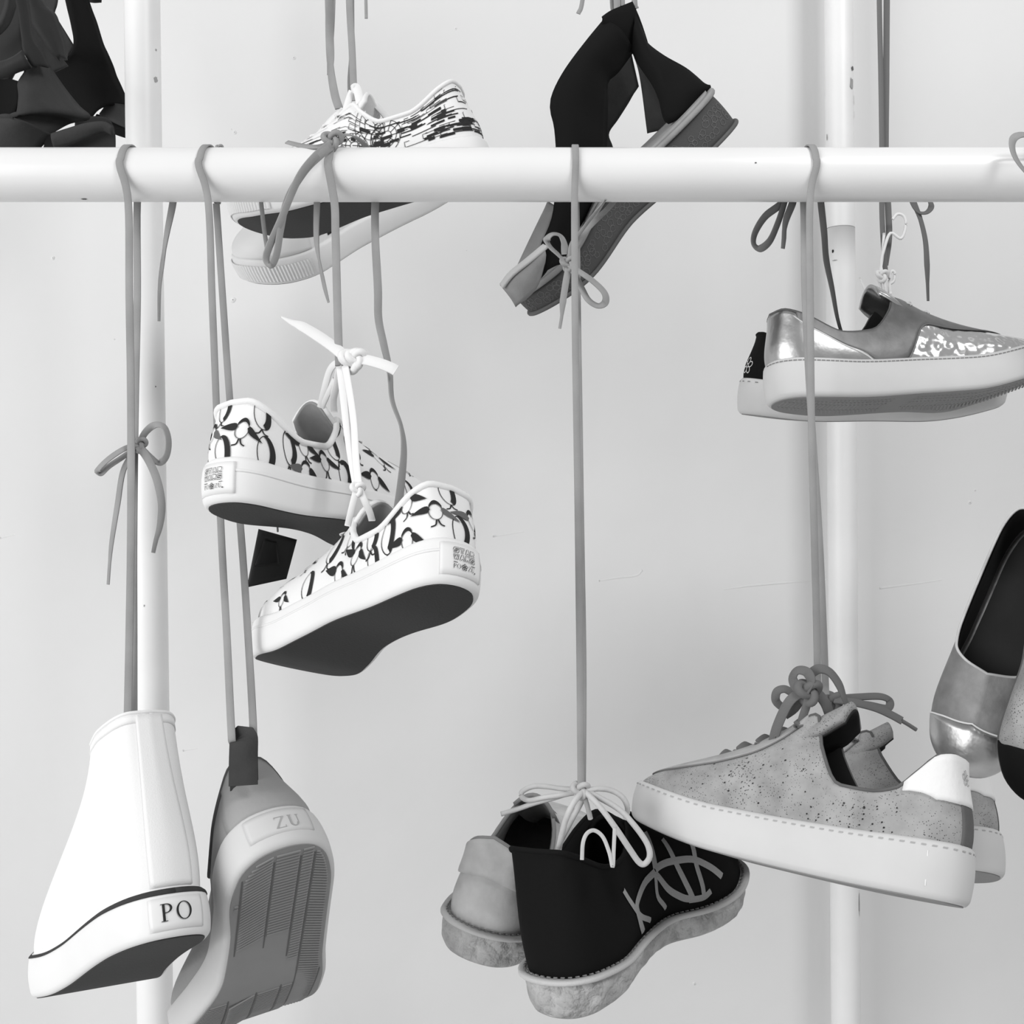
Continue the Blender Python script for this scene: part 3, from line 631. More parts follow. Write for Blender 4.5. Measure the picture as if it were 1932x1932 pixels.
# ---- cork sneakers
EYX, EYE = [.524, .56, .62, .7, .8, .9, .96, 1.], [.88, .76, .62, .50, .40, .34, .36, .42]
def cork_shoe(key, label, detail=True):
    sh, root = base(key, 'cork_sneaker', label, 'shoe', dict(outsole='tread', midsole='grey_rubber', upper='cork', lining='soft_black', binding='cork_dark'), 'pair of cork sneakers', binding=.0014)
    us = np.linspace(-.10, .10, 25); v0 = .50+.36*np.clip((np.abs(us)-.060)/.040, 0, 1)
    mesh_obj('heel_tab', *patch(sh.S, us, v0, .995, 9, .0018), M['white_leather'], root)
    ch = Chart(sh.S, .006, .80); mesh_obj('heel_emblem', *merge(*flower(ch, 0, 0, .006, .0008, .0026)), M['mid_rubber'], root)
    mesh_obj('back_strap', *patch(sh.S, np.linspace(-.022, .022, 9), .03, .56, 10, .0009), M['cork_dark'], root)
    us = np.linspace(.262, .738, 60); tt_ = np.where(us < .5, 2*us, 2-2*us)
    mesh_obj('eyestay', *patch(sh.S, us, np.interp(tt_, EYX, EYE), .99, 9, .0018), M['cork_plain'], root)
    seam(sh, root, [(u_, np.interp(2*u_ if u_ < .5 else 2-2*u_, EYX, EYE)-.012) for u_ in us], M['stitch'], .0014, .0012, 'eyestay_seam', 1)
    stitches(sh, root, .90, M['stitch_mid'], 90)
    tongue(sh, root, [(.72, .068, .015), (.60, .096, .019), (.50, .118, .023), (.41, .136, .027), (.36, .146, .022)], M['cork'], .007, lining=M['soft_black'])
    lacing(sh, root, (.54, .62, .70, .79, .88), M['grey_dark'], .009, .90, .009)
    if detail:
        ps = []; rr = np.random.default_rng(5)
        for ci, u in enumerate(np.linspace(.10, .36, 22)):
            for v in np.linspace(.12, .60, 9):
                if rr.random() < .55: continue
                c_ = Chart(sh.S, u+.002*rr.uniform(-1, 1), v+.02*rr.uniform(-1, 1)); q = .0007*rr.uniform(.7, 1.2)
                ps.append(strip(c_, arc2(0, 0, q, q, 0, 180, 5), arc2(0, 0, q, q, 0, -180, 5), .0005))
        o = mesh_obj('perforations', *merge(*ps), M['print_ink'], root); o['kind'] = 'stuff'
        ch = Chart(Mf(sh), .062, .5); mesh_obj('sole_seam', *stroke(ch, [(.0, .013), (.001, -.013)], .0009, .0004), M['white_rubber'], root)
    return sh, root
shm, SM = cork_shoe('cork_m', 'speckled cork sneaker with white heel tab in front, seen from its side')
shn, SN = cork_shoe('cork_n', 'cork sneaker half hidden behind the other speckled cork sneaker', False)

# ---- silver sneaker and its partner
sh, SS = base('silver', 'silver_sneaker', 'silver leather sneaker with crumpled foil panel and thick pale sole', 'shoe',
              dict(outsole='tread', midsole='grey_rubber', upper='silver', lining='soft_black', binding='cork_dark'), binding=.0014)
for sg in (0, 1):
    f = (lambda t: t/2) if sg == 0 else (lambda t: 1-t/2)
    t = np.linspace(.11, .955, 60); lo = np.interp(t, [.11, .22, .30, .34, .42, .47, .52, .60, .7, .8, .9, .955], [.86, .66, .30, .04, .04, .33, .51, .56, .58, .62, .68, .72])
    mesh_obj('quarter_panel', *patch(sh.S, f(t), lo, .985, 10, .0013), M['silver_matte'], SS)
    seam(sh, SS, [(f(np.array(a)), b) for a, b in ((.10, .90), (.14, .78), (.21, .64), (.29, .28), (.33, .03))], M['stitch_light'], .0012, .0012)
    seam(sh, SS, [(f(np.array(a)), b) for a, b in ((.425, .04), (.472, .33), (.522, .50), (.60, .55), (.7, .57), (.8, .61), (.95, .71))], M['stitch'], .0016, .0012)
us = np.linspace(-.165, .165, 51); mesh_obj('heel_counter', *patch(sh.S, us, .03, np.interp(2*np.abs(us), [0, .105, .112, .22, .30, .33], [.985, .985, .87, .67, .31, .06]), 14, .0010), M['silver_smooth'], SS)
stitches(sh, SS, .90, M['stitch'], 80, .5, 1.)
tongue(sh, SS, [(.72, .066, .014), (.60, .080, .017), (.50, .100, .021), (.42, .118, .024), (.385, .124, .021)], M['silver_smooth'], .004)
lacing(sh, SS, (.55, .63, .72, .81, .90), M['white_lace'], .005, .95, .003)
tread(sh, SS, M['tread'], BANDS, .0042, lambda xi, y: .40 < xi < .46, .0004, margin=.013)
sh, SB = base('black_l', 'sneaker', 'black heeled sneaker with thick pale sole, mostly hidden behind the silver sneaker', 'shoe',
              dict(outsole='tread', midsole='grey_rubber', upper='black', lining='soft_black', binding='black'), binding=.0014)
stitches(sh, SB, .90, M['stitch'], 70)
ch = Chart(sh.S, -.012, .34); mesh_obj('heel_emblem', *merge(*flower(ch, 0, 0, .009, .0011, .0009)), M['grey_rubber'], SB)

# ---- canvas sneakers with a line drawing print, behind the rail
def line_print(sh, seed):
    rr = np.random.default_rng(seed); ps = []
    for side in (0, 1):
        f = (lambda t: t/2) if side == 0 else (lambda t: 1-t/2)
        for k in range(120):
            t = rr.uniform(.02, .76); v = rr.uniform(.12, .9); c_ = Chart(sh.S, f(t), v, .02, .06, .97); L_ = rr.uniform(.006, .03); w_ = rr.choice([.0005, .0007, .0011])
            ps.append(stroke(c_, [(x, 0) for x in np.linspace(-L_/2, L_/2, 6)], w_))
            if rr.random() < .5: h = rr.uniform(.002, .007); ps.append(stroke(c_, [(-L_/2, 0), (-L_/2, h), (L_/2*rr.uniform(-1, 1), h)], .0006))
        for t, v, R_ in ((.34, .55, .016), (.44, .35, .014), (.40, .8, .02)):
            c_ = Chart(sh.S, f(t), v, 0, .06, .97)
            for r_ in (.35, .7, 1.): ps.append(stroke(c_, arc2(0, 0, R_*r_, R_*r_, 0, 360, 26), .0006))
            for a in np.arange(0, 2*np.pi, np.pi/5): ps.append(stroke(c_, [(R_*.35*math.cos(a), R_*.35*math.sin(a)), (R_*math.cos(a), R_*math.sin(a))], .0007))
        for k in range(46):
            t = rr.uniform(.02, .6); v = rr.uniform(.1, .7); c_ = Chart(sh.S, f(t), v, .02, .06, .97); a, b = rr.uniform(.002, .008), rr.uniform(.0008, .002)
            ps.append(strip(c_, [(-a, b), (0, b), (a, b)], [(-a, -b), (0, -b), (a, -b)]))
    return merge(*ps)
def line_sneaker(key, label, seed):
    sh, root = base(key, 'canvas_sneaker', label, 'shoe', dict(outsole='dark_rubber', midsole='white_rubber', upper='canvas', lining='white_canvas', binding='white_canvas'), 'pair of line print sneakers', binding=.0024)
    mesh_obj('line_print', *line_print(sh, seed), M['print_ink'], root)['kind'] = 'stuff'
    tongue(sh, root, [(.72, .060, .014), (.60, .071, .017), (.50, .087, .020), (.42, .102, .023), (.385, .110, .021)], M['white_canvas'])
    us = np.linspace(.345, .655, 41); mesh_obj('toe_cap', *patch(sh.S, us, .05, np.interp(np.abs(us-.5), [0, .10, .155], [.62, .62, .30]), 10, .0018), M['white_rubber'], root)
    V, F = sgrid(lambda u, v: sh.M(u, v, .0012+.0007*np.sin(u*2*np.pi*190)), np.linspace(.36, .64, 440), [.12, .2, .5, .68, .74], False)
    mesh_obj('ribbed_bumper', V, F, M['white_rubber'], root)
    lacing(sh, root, (.56, .64, .72, .80), M['white_lace'], .007, .93, .005)
    mesh_obj('eyestay', *patch(sh.S, np.linspace(.27, .73, 50), .78, .985, 5, .0008), M['white_canvas'], root)
    return sh, root
shg, SG = line_sneaker('circ_g', 'white sneaker with black line drawing print, upper of the pair behind the rail', 2)
shh, SHH = line_sneaker('circ_h', 'white toe-capped sneaker with line print, lower of the pair behind the rail', 5)

# ---- crepe soled shoes
sh, SO = base('crepe_o', 'crepe_sole_shoe', 'pale suede crepe-soled shoe, its rounded heel towards the viewer', 'shoe',
              dict(outsole='crepe', midsole='crepe', upper='tan', lining='tan_dark', binding='tan_dark'), binding=.0022, lumps=.0034, sole_part=False)
us = np.linspace(-.085, .085, 25); mesh_obj('heel_collar', *patch(sh.S, us, .62-.0*us+.25*np.clip((np.abs(us)-.055)/.03, 0, 1), .99, 9, .0035), M['tan'], SO)
def welt(sh, root, m, r_=.0032, out=.0015):
    p = sh.ring(UU, out, sh.ts(np.clip(sh.xy(UU)[0]/sh.L, 0, 1))-.001); mesh_obj('welt', *sweep(p, flat(.007, .004), (0, 0, 1), True), m, root)
    p = sh.ring(UU, -.001, sh.ts(np.clip(sh.xy(UU)[0]/sh.L, 0, 1))+.0022); q = [(p[i], p[(i+1) % len(p)]) for i in range(0, len(p), 1)]
    ps = [sweep([a, (a+b*.0)*1.0*.45+b*.55], flat(.0014, .0008), (0, 0, 1)) for a, b in q]; o = mesh_obj('welt_stitching', *merge(*ps), M['stitch'], root); o['kind'] = 'stuff'
welt(sh, SO, M['welt'])
tongue(sh, SO, [(.70, .078, .016), (.58, .094, .020), (.48, .112, .023), (.42, .124, .022)], M['tan_dark'], .004)
sho = sh
sh, SP = base('crepe_p', 'crepe_sole_shoe', 'black crepe-soled shoe with pale web embroidery along its side', 'shoe',
              dict(outsole='crepe', midsole='crepe', upper='black', lining='soft_black', binding='black'), binding=.0022, lumps=.0034, sole_part=False)
welt(sh, SP, M['welt']); shp = sh
tongue(sh, SP, [(.70, .082, .016), (.58, .098, .020), (.48, .116, .023), (.42, .126, .022)], M['black'], .004)
WEB = []
for uv, w_ in WEBUV:
    q = catmull([(u, v, 0) for u, v in uv], 5)[:, :2]; e = 1e-3; C3 = shp.S(q[:, 0], q[:, 1]); T3 = np.gradient(C3, axis=0); N3 = shp.nS(q[:, 0], q[:, 1])
    S3 = np.cross(N3, T3); S3 /= np.linalg.norm(S3, axis=1, keepdims=True)+1e-12
    G = np.stack([C3+S3*w_/2+N3*.0009, C3+N3*.0014, C3-S3*w_/2+N3*.0009], 1); WEB.append((G.reshape(-1, 3), gridfaces(len(G), 3)))
mesh_obj('web_embroidery', *merge(*WEB), M['grey_embroid'], SP)

# ---- ballet flats at the right edge
sh, SQ = base('flat_q', 'ballet_flat', 'grey shimmer ballet flat with silver toe hanging at the right edge', 'shoe',
              dict(outsole='soft_black', midsole='silver_smooth', upper='silver_matte', lining='soft_black', binding='tan'), binding=.0013)
TC = ([0, .05, .09, .118], [.66, .56, .36, .04]); us = np.linspace(.383, .617, 33); v1 = pchip(list(zip(*TC)))(np.abs(us-.5))
mesh_obj('toe_cap', *patch(sh.S, us, .03, v1, 10, .0010), M['silver_smooth'], SQ)
seam(sh, SQ, [(u, v+.006) for u, v in zip(us, v1)], M['white_leather'], .0016, .001, 'toe_piping', 1)
sh, SR = base('flat_r', 'ballet_flat', 'cork ballet flat with black suede toe cut off by the right edge', 'shoe',
              dict(outsole='soft_black', midsole='cork_dark', upper='cork', lining='soft_black', binding='tan'), binding=.0013)
mesh_obj('toe_cap', *patch(sh.S, us, .03, v1, 10, .0010), M['black'], SR)
# ---- black wedge sandal
sh = SH['wedge']; loc, rot = POSE['wedge']
SW = thing('wedge_sandal', 'black peep-toe wedge sandal with net patterned sole hanging behind the rail', 'shoe', loc, rot)
W_ = np.linspace(0, 1, 14); V, F = sgrid(sh.M, UU, W_); G = cap(sh, -.002, lambda x: 0*x)
mesh_obj('wedge_sole', *merge((V, F), (G.reshape(-1, 3), gridfaces(*G.shape[:2]))), M['wedge_rubber'], SW)
p = sh.ring(UU, .0012, sh.ts(np.clip(sh.xy(UU)[0]/sh.L, 0, 1))+.001); mesh_obj('welt', *sweep(p, flat(.008, .0055), (0, 0, 1), True), M['taupe'], SW)
G = cap(sh, -.002, lambda x: sh.ts(x)+.004); mesh_obj('insole', *slab(G, .004), M['taupe'], SW)
rr = np.random.default_rng(2); ps = []
for u in np.linspace(.03, .47, 46):
    for w0 in (.3, .5, .68):
        if rr.random() < .25: continue
        c_ = Chart(Mf(sh), u+.003*rr.uniform(-1, 1), w0+.06*rr.uniform(-1, 1)); q = rr.uniform(.0028, .0042); k = 6 if rr.random() < .5 else 5
        ps.append(stroke(c_, [(q*math.cos(a), q*math.sin(a)) for a in np.linspace(0, 2*np.pi, k, endpoint=False)], .0007, .0004, True))
o = mesh_obj('net_pattern', *merge(*ps), M['wedge_line'], SW); o['kind'] = 'stuff'
def Z3(x, y, d, s=.3314, ox=900, oy=0): return P(ox+x*s, oy+y*s, d)
wpart('front_strap', band([Z3(715,125,1.17),Z3(620,240,1.15),Z3(500,400,1.13),Z3(430,530,1.12),Z3(415,620,1.115),Z3(440,740,1.115),Z3(450,950,1.115),Z3(430,1230,1.12),Z3(360,1420,1.125),Z3(345,1600,1.13)],
                          [Z3(890,290,1.19),Z3(800,410,1.18),Z3(740,470,1.175),Z3(738,600,1.17),Z3(735,740,1.17),Z3(730,860,1.165),Z3(700,1000,1.165),Z3(640,1180,1.165),Z3(560,1330,1.16),Z3(480,1500,1.15)], .003, 40, 10, .018), M['black'], SW)
wpart('ankle_tab', band([Z3(715,105,1.165),Z3(760,65,1.17),Z3(840,30,1.18),Z3(880,14,1.185)], [Z3(716,140,1.165),Z3(790,250,1.175),Z3(880,300,1.185),Z3(968,250,1.195)], .004, 20, 6, .004), M['black'], SW)
wpart('heel_quarter', band([Z3(895,60,1.19),Z3(945,195,1.185),Z3(968,250,1.18),Z3(1060,320,1.17),Z3(1190,395,1.165),Z3(1290,480,1.165),Z3(1320,505,1.17)], [Z3(885,290,1.18),Z3(930,380,1.165),Z3(1005,490,1.155),Z3(1040,570,1.15),Z3(1080,705,1.15),Z3(1190,640,1.15),Z3(1310,530,1.165)], .003, 36, 10, .012), M['black'], SW)
wpart('inner_heel_quarter', band([Z3(893,300,1.20),Z3(925,400,1.21),Z3(950,560,1.22),Z3(970,760,1.23)], [Z3(935,350,1.19),Z3(1010,480,1.19),Z3(1060,620,1.20),Z3(1120,720,1.22)], .003, 20, 6), M['charcoal'], SW)
wpart('inner_strap', band([Z3(880,310,1.20),Z3(800,380,1.21),Z3(735,450,1.215),Z3(700,560,1.22),Z3(640,640,1.22),Z3(540,790,1.22)], [Z3(918,495,1.22),Z3(870,570,1.235),Z3(800,680,1.24),Z3(745,765,1.245),Z3(770,850,1.245),Z3(780,980,1.24)], .003, 30, 8), M['charcoal'], SW)
wpart('toe_strap_lining', band([Z3(400,1150,1.16),Z3(370,1220,1.175),Z3(300,1370,1.19),Z3(225,1530,1.20)], [Z3(450,1180,1.16),Z3(430,1240,1.17),Z3(362,1420,1.18),Z3(330,1480,1.185)], .003, 20, 6), M['taupe'], SW)

wpart('toe_footbed', band([Z3(140,1625,1.115),Z3(195,1560,1.108),Z3(290,1485,1.11),Z3(385,1400,1.118)], [Z3(225,1735,1.13),Z3(270,1700,1.115),Z3(330,1630,1.115),Z3(372,1500,1.122)], .006, 20, 8, .008), M['taupe'], SW)
wpart('footbed_rim', ribbon([Z3(142,1628,1.108), Z3(196,1560,1.101), Z3(290,1484,1.103), Z3(388,1402,1.112)], .0075, .004, (-.3,-.8,.5)), M['welt'], SW)
p = sh.ring(UU, .0008, np.full(112, .001)); mesh_obj('outsole', *sweep(p, flat(.006, .004), (0, 0, 1), True), M['cork_dark'], SW)
# ---- two dark strappy sandals at the upper left
def Z1(x, y, d): return P(x*.2588, y*.2588, d)
def Z5(x, y, d): return P(x*.15006, y*.15006, d)
SA = thing('strappy_sandal', 'charcoal T-strap sandal at the upper left resting low behind the rail', 'shoe', tuple(P(60, 300, 1.16)))
wpart('vamp', band([Z5(330,860,1.115),Z5(310,950,1.12),Z5(235,1050,1.12),Z5(240,1250,1.12),Z5(170,1480,1.12),Z5(-150,1500,1.12),Z5(-300,1700,1.12)], [Z5(620,840,1.16),Z5(720,990,1.165),Z5(850,1170,1.17),Z5(1000,1350,1.175),Z5(1130,1480,1.175),Z5(900,1540,1.17),Z5(640,1690,1.15)], .003, 36, 10, .02), M['charcoal'], SA)
wpart('toe_strap', band([Z5(-320,1500,1.115),Z5(-100,1490,1.11),Z5(0,1480,1.11),Z5(180,1500,1.11)], [Z5(-320,2000,1.12),Z5(0,2010,1.12),Z5(350,1980,1.13),Z5(660,1690,1.15)], .003, 24, 8, .012), M['charcoal'], SA)
wpart('t_strap', band([Z5(190,-60,1.12),Z5(250,250,1.115),Z5(285,500,1.11),Z5(290,640,1.108),Z5(370,780,1.11),Z5(440,850,1.115)], [Z5(340,-60,1.13),Z5(380,250,1.125),Z5(400,440,1.12),Z5(450,560,1.12),Z5(540,660,1.125),Z5(615,850,1.13)], .003, 26, 6, .004), M['soft_black'], SA)
wpart('cross_strap', band([Z5(-300,830,1.13),Z5(-100,800,1.12),Z5(60,770,1.11),Z5(180,720,1.105),Z5(290,640,1.103)], [Z5(-300,1050,1.13),Z5(-100,1020,1.12),Z5(110,960,1.112),Z5(240,900,1.108),Z5(400,850,1.106)], .003, 24, 6, .006), M['soft_black'], SA)
wpart('ankle_strap', band([Z5(340,-80,1.16),Z5(370,150,1.155),Z5(400,300,1.15),Z5(500,450,1.15),Z5(640,650,1.155),Z5(760,760,1.16)], [Z5(480,-80,1.17),Z5(600,100,1.17),Z5(700,200,1.17),Z5(760,380,1.17),Z5(810,560,1.17),Z5(835,760,1.17)], .003, 26, 8, .01), M['soft_black'], SA)
wpart('strap_lining', band([Z5(300,200,1.172),Z5(330,450,1.172),Z5(400,700,1.176),Z5(480,1000,1.182)], [Z5(460,260,1.172),Z5(620,500,1.174),Z5(740,680,1.178),Z5(860,830,1.182)], .003, 20, 5), M['charcoal'], SA)
wpart('inner_quarter', band([Z5(-250,-60,1.20),Z5(-100,300,1.20),Z5(-80,700,1.20),Z5(-120,1500,1.20)], [Z5(300,-60,1.19),Z5(310,300,1.19),Z5(330,600,1.19),Z5(175,920,1.20)], .003, 20, 6), M['soft_black'], SA)
wpart('insole', band([Z5(-300,420,1.165),Z5(-50,330,1.165),Z5(60,120,1.165),Z5(90,-60,1.165)], [Z5(-300,640,1.175),Z5(0,400,1.175),Z5(120,250,1.175),Z5(220,-60,1.175)], .006, 20, 6), M['charcoal'], SA)
wpart('lower_lining', band([Z5(-300,950,1.19),Z5(0,1000,1.19),Z5(150,1000,1.185),Z5(230,1020,1.18)], [Z5(-300,1600,1.19),Z5(0,1550,1.19),Z5(150,1500,1.185),Z5(235,1300,1.18)], .003, 20, 6), M['black'], SA)
def loft(rings, closed=True):
    n = len(rings[0]); V = np.concatenate(rings); F = gridfaces(len(rings), n, False, True); F.append(tuple(range(n))); F.append(tuple(range((len(rings)-1)*n, len(rings)*n))[::-1]); return V, F
s_top = catmull([Z5(560,1790,1.12), Z5(670,1680,1.12), Z5(850,1610,1.12), Z5(1100,1540,1.12), Z5(1320,1525,1.12), Z5(1420,1570,1.12), Z5(1450,1680,1.12), Z5(1455,1850,1.12), Z5(1440,2000,1.12), Z5(1300,2080,1.12), Z5(900,2100,1.12), Z5(560,2100,1.12)], 4, True)
wpart('outsole', loft([s_top+np.array([-y*.42, y, 0]) for y in (.0, .02, .05, .075)]), M['soft_black'], SA)
f_top = band([Z5(650,1690,1.105),Z5(850,1625,1.105),Z5(1100,1555,1.105),Z5(1320,1540,1.105),Z5(1425,1600,1.105)], [Z5(680,1850,1.112),Z5(880,1810,1.112),Z5(1100,1720,1.112),Z5(1300,1650,1.112),Z5(1435,1700,1.112)], .004, 24, 6, .003)
wpart('footbed_edge', f_top, M['charcoal'], SA)
def Z6(x, y, d): return Z5(x, y, d+.20)
wpart('side_strap', band([Z5(945,1520,1.185),Z5(1100,1480,1.19),Z5(1300,1480,1.19),Z5(1400,1530,1.185)], [Z5(945,1610,1.18),Z5(1100,1600,1.18),Z5(1300,1600,1.18),Z5(1440,1640,1.175)], .003, 16, 5), M['soft_black'], SA)
S2 = thing('strappy_sandal', 'black sandal with wide heel piece at the upper left, beside the left upright tube', 'shoe', tuple(P(170, 200, 1.42)))
wpart('heel_piece', band([Z6(815,-80,1.20),Z6(860,120,1.195),Z6(905,320,1.19),Z6(935,560,1.185),Z6(850,740,1.18),Z6(650,880,1.18),Z6(740,1020,1.185),Z6(880,1220,1.19),Z6(1020,1380,1.195),Z6(1150,1490,1.20)], [Z6(1080,-80,1.23),Z6(1150,130,1.235),Z6(1210,290,1.24),Z6(1290,550,1.245),Z6(1350,680,1.245),Z6(1420,840,1.245),Z6(1460,960,1.245),Z6(1520,1090,1.245),Z6(1580,1230,1.245),Z6(1620,1330,1.24)], .003, 44, 10, .02), M['black'], S2)
wpart('toe_edge', band([Z6(1110,20,1.24),Z6(1180,30,1.24),Z6(1270,25,1.24)], [Z6(1100,-90,1.24),Z6(1190,-90,1.24),Z6(1280,-90,1.24)], .004, 10, 4), M['soft_black'], S2)
wpart('ankle_strap', band([Z6(480,-80,1.22),Z6(560,50,1.22),Z6(640,130,1.22),Z6(690,190,1.22),Z6(780,330,1.22),Z6(935,580,1.22)], [Z6(735,-80,1.22),Z6(715,60,1.22),Z6(685,165,1.22),Z6(720,300,1.22),Z6(790,480,1.22),Z6(850,730,1.22)], .003, 26, 6), M['charcoal'], S2)
wpart('insole', band([Z6(1320,1360,1.215),Z6(1420,1310,1.215),Z6(1600,1330,1.215),Z6(1750,1380,1.215)], [Z6(1250,1440,1.21),Z6(1350,1500,1.21),Z6(1550,1600,1.21),Z6(1750,1660,1.21)], .004, 16, 5), M['charcoal'], S2)
wpart('outsole', band([Z6(1180,1490,1.215),Z6(1350,1520,1.215),Z6(1550,1590,1.215),Z6(1750,1650,1.215)], [Z6(1300,1560,1.22),Z6(1400,1620,1.22),Z6(1560,1700,1.22),Z6(1750,1760,1.22)], .02, 16, 5), M['black'], S2)

# ------------------------------------------------------------------ hanging tapes
def wrap(px0, px1, a0=200, a1=0, n=9, R=None):
    """from behind the rail (a = 200 deg, going over the top) to its front (a = 0)"""
    R = BR+.0018 if R is None else R; out = []
    for i in range(n):
        t = i/(n-1); a = math.radians(a0+(a1-a0)*t); d = 1-math.cos(a)*R; x = px0+(px1-px0)*t
        out.append(np.array([(x-CEN)/FPX, -R*math.cos(a), BZ+R*math.sin(a)]))
    return out
def cord(label, parts, group=None, m='grey_cord', name='hanging_lace'):
    root = thing(name, label, 'lace', tuple(parts[0][1][0].mean(0)), (0, 0, 0), group)
    for nm, vf, *mm in parts: wpart(nm, vf, M[mm[0] if mm else m], root)
    return root
def wn(pts, k=9): 
    """width normals for a strand that starts round the rail: radial there, towards the viewer below"""
    return pts
def strand(front, rear, wd=.0066, xr=None, xf=None, twist=None, rtwist=None):
    """one tape over the rail: rear fall up, over, front fall down"""
    wr = wrap(xr, xf, 180, 0, 11); pts = [P(*q) for q in rear[::-1]]+wr+[P(*q) for q in front]
    p = catmull(pts, 6); n = np.zeros_like(p); n[:, 1] = -1; i0, i1 = len(rear)*6, (len(rear)+len(wr)-1)*6
    n[:i0] = (0, 1, 0)
    for i in range(i0, i1+1):
        v = p[i]-np.array([p[i, 0], 0, BZ]); n[i] = np.array([0, v[1], v[2]])/np.linalg.norm(v[1:])
    return sweep(p, flat(wd, .0014), n)
cord('grey tape with a bow at the far left, carrying the white high-top', [
 ('strand', strand([(242,383,.976),(244,560,.97),(247,760,.965),(247,1000,.955),(244,1200,.95),(241,1350,.93),(241,1375,.925)], [(259,384,1.024),(259,560,1.01),(255,760,.985),(252,1000,.972),(252,1200,.96),(252,1350,.935),(252,1380,.93)], .0066, 252, 245)),
 ('knot', knot(P(262,838,.972), .0065, .0022)),
 ('bow_loop', ribbon(px((258,838,.972),(232,848,.966),(205,866,.962),(186,885,.962),(189,894,.965),(205,880,.968),(232,862,.972),(256,845,.974)), .0062, .0013, (.2,-.6,.8))),
 ('bow_loop', ribbon(px((262,838,.972),(275,815,.97),(292,802,.968),(310,806,.967),(318,832,.968),(314,860,.97),(300,873,.972),(284,862,.974),(264,842,.974)), .0062, .0013, (.75,-.55,.3))),
 ('lace_end', ribbon(px((262,842,.97),(280,868,.966),(296,905,.965),(305,950,.966),(302,990,.967),(294,1020,.968),(289,1043,.968)), .0068, .0013, (.35,-1,0), taper=(1,1,1,.9,.6,.5))),
 ('lace_end', ribbon(px((252,850,.972),(232,890,.968),(222,950,.967),(211,1020,.967),(207,1060,.967),(204,1103,.967)), .0062, .0013, (-.5,-1,0), taper=(.9,1,1,.8,.55,.5))),
])
cord('grey tape loop over the rail carrying the grey slip-on by its heel tab', [
 ('strand', strand([(393,383,.976),(400,560,.975),(408,760,.985),(417,1000,.96),(428,1200,.925),(436,1370,.893),(440,1402,.892),(458,1408,.896),(474,1402,.896),(478,1380,.898),(468,1200,.935),(455,1010,.97),(434,760,1.0),(420,560,1.015),(408,384,1.024)], [(410,384,1.024)], .0062, 403, 390)),
 ('knot', knot(P(414,279,1.018), .003, .0012)),
])
cord('short loose grey tape end hanging behind the rail by the left upright tube', [('lace_end', ribbon(px((332,330,1.029),(326,384,1.029),(315,440,1.026),(306,500,1.026),(301,545,1.026),(300,606,1.026)), .0066, .0013, (.3,-1,0), twist=(0,20,60,30,0), taper=(1,1,1,.8,.5,.4)))])
cord('grey tape tied in a bow on top of the rail, carrying the leaf print sneakers', [
 ('strand', ribbon(wrap(632,628,75,0,5)+px((631,383,.975),(633,440,.972),(636,560,.965),(639,660,.955),(640,690,.950)), .0070, .0014, (0,-1,0))),
 ('strand', ribbon(wrap(640,706,100,180,5)+px((708,384,1.026),(708,450,1.01),(713,545,.99),(714,600,.98),(724,650,.965),(735,700,.95),(740,755,.94),(757,805,.93),(762,850,.925),(757,910,.918),(750,965,.912)), .0072, .0013, (.1,-1,0), twist=(180,180,180,180,200,160,150,120,110,140,165))),
 ('knot', knot(P(627,264,.982), .0085, .0026)),
 ('bow_loop', ribbon(px((624,272,.975),(598,292,.966),(570,325,.962),(550,365,.96),(530,415,.958),(508,465,.957),(502,490,.957),(512,499,.957),(522,478,.958),(530,430,.960),(543,375,.962),(575,322,.964),(605,292,.968),(626,276,.976)), .0068, .0013, (.75,-.65,.1))),
 ('bow_loop', ribbon(px((632,266,.985),(648,255,.985),(670,258,.99),(692,278,1.01),(700,300,1.03)), .0070, .0013, (0,-.5,.9))),
 ('lace_end', ribbon(px((620,272,.985),(596,277,.985),(570,275,.992),(541,268,.998)), .0066, .0013, (0,-.7,.7), taper=(1,1,1,.8))),
 ('lace_end', ribbon(px((600,330,1.026),(598,384,1.028),(597,450,1.028),(602,490,1.028),(612,540,1.028),(620,571,1.028)), .0062, .0013, (-.2,-1,0), twist=(0,0,20,60,20,0), taper=(1,1,1,1,.7,.35))),
 ('lace_end', ribbon(px((488,330,1.026),(493,384,1.028),(498,430,1.028),(504,470,1.028)), .0040, .0013, (.2,-1,0))),
])
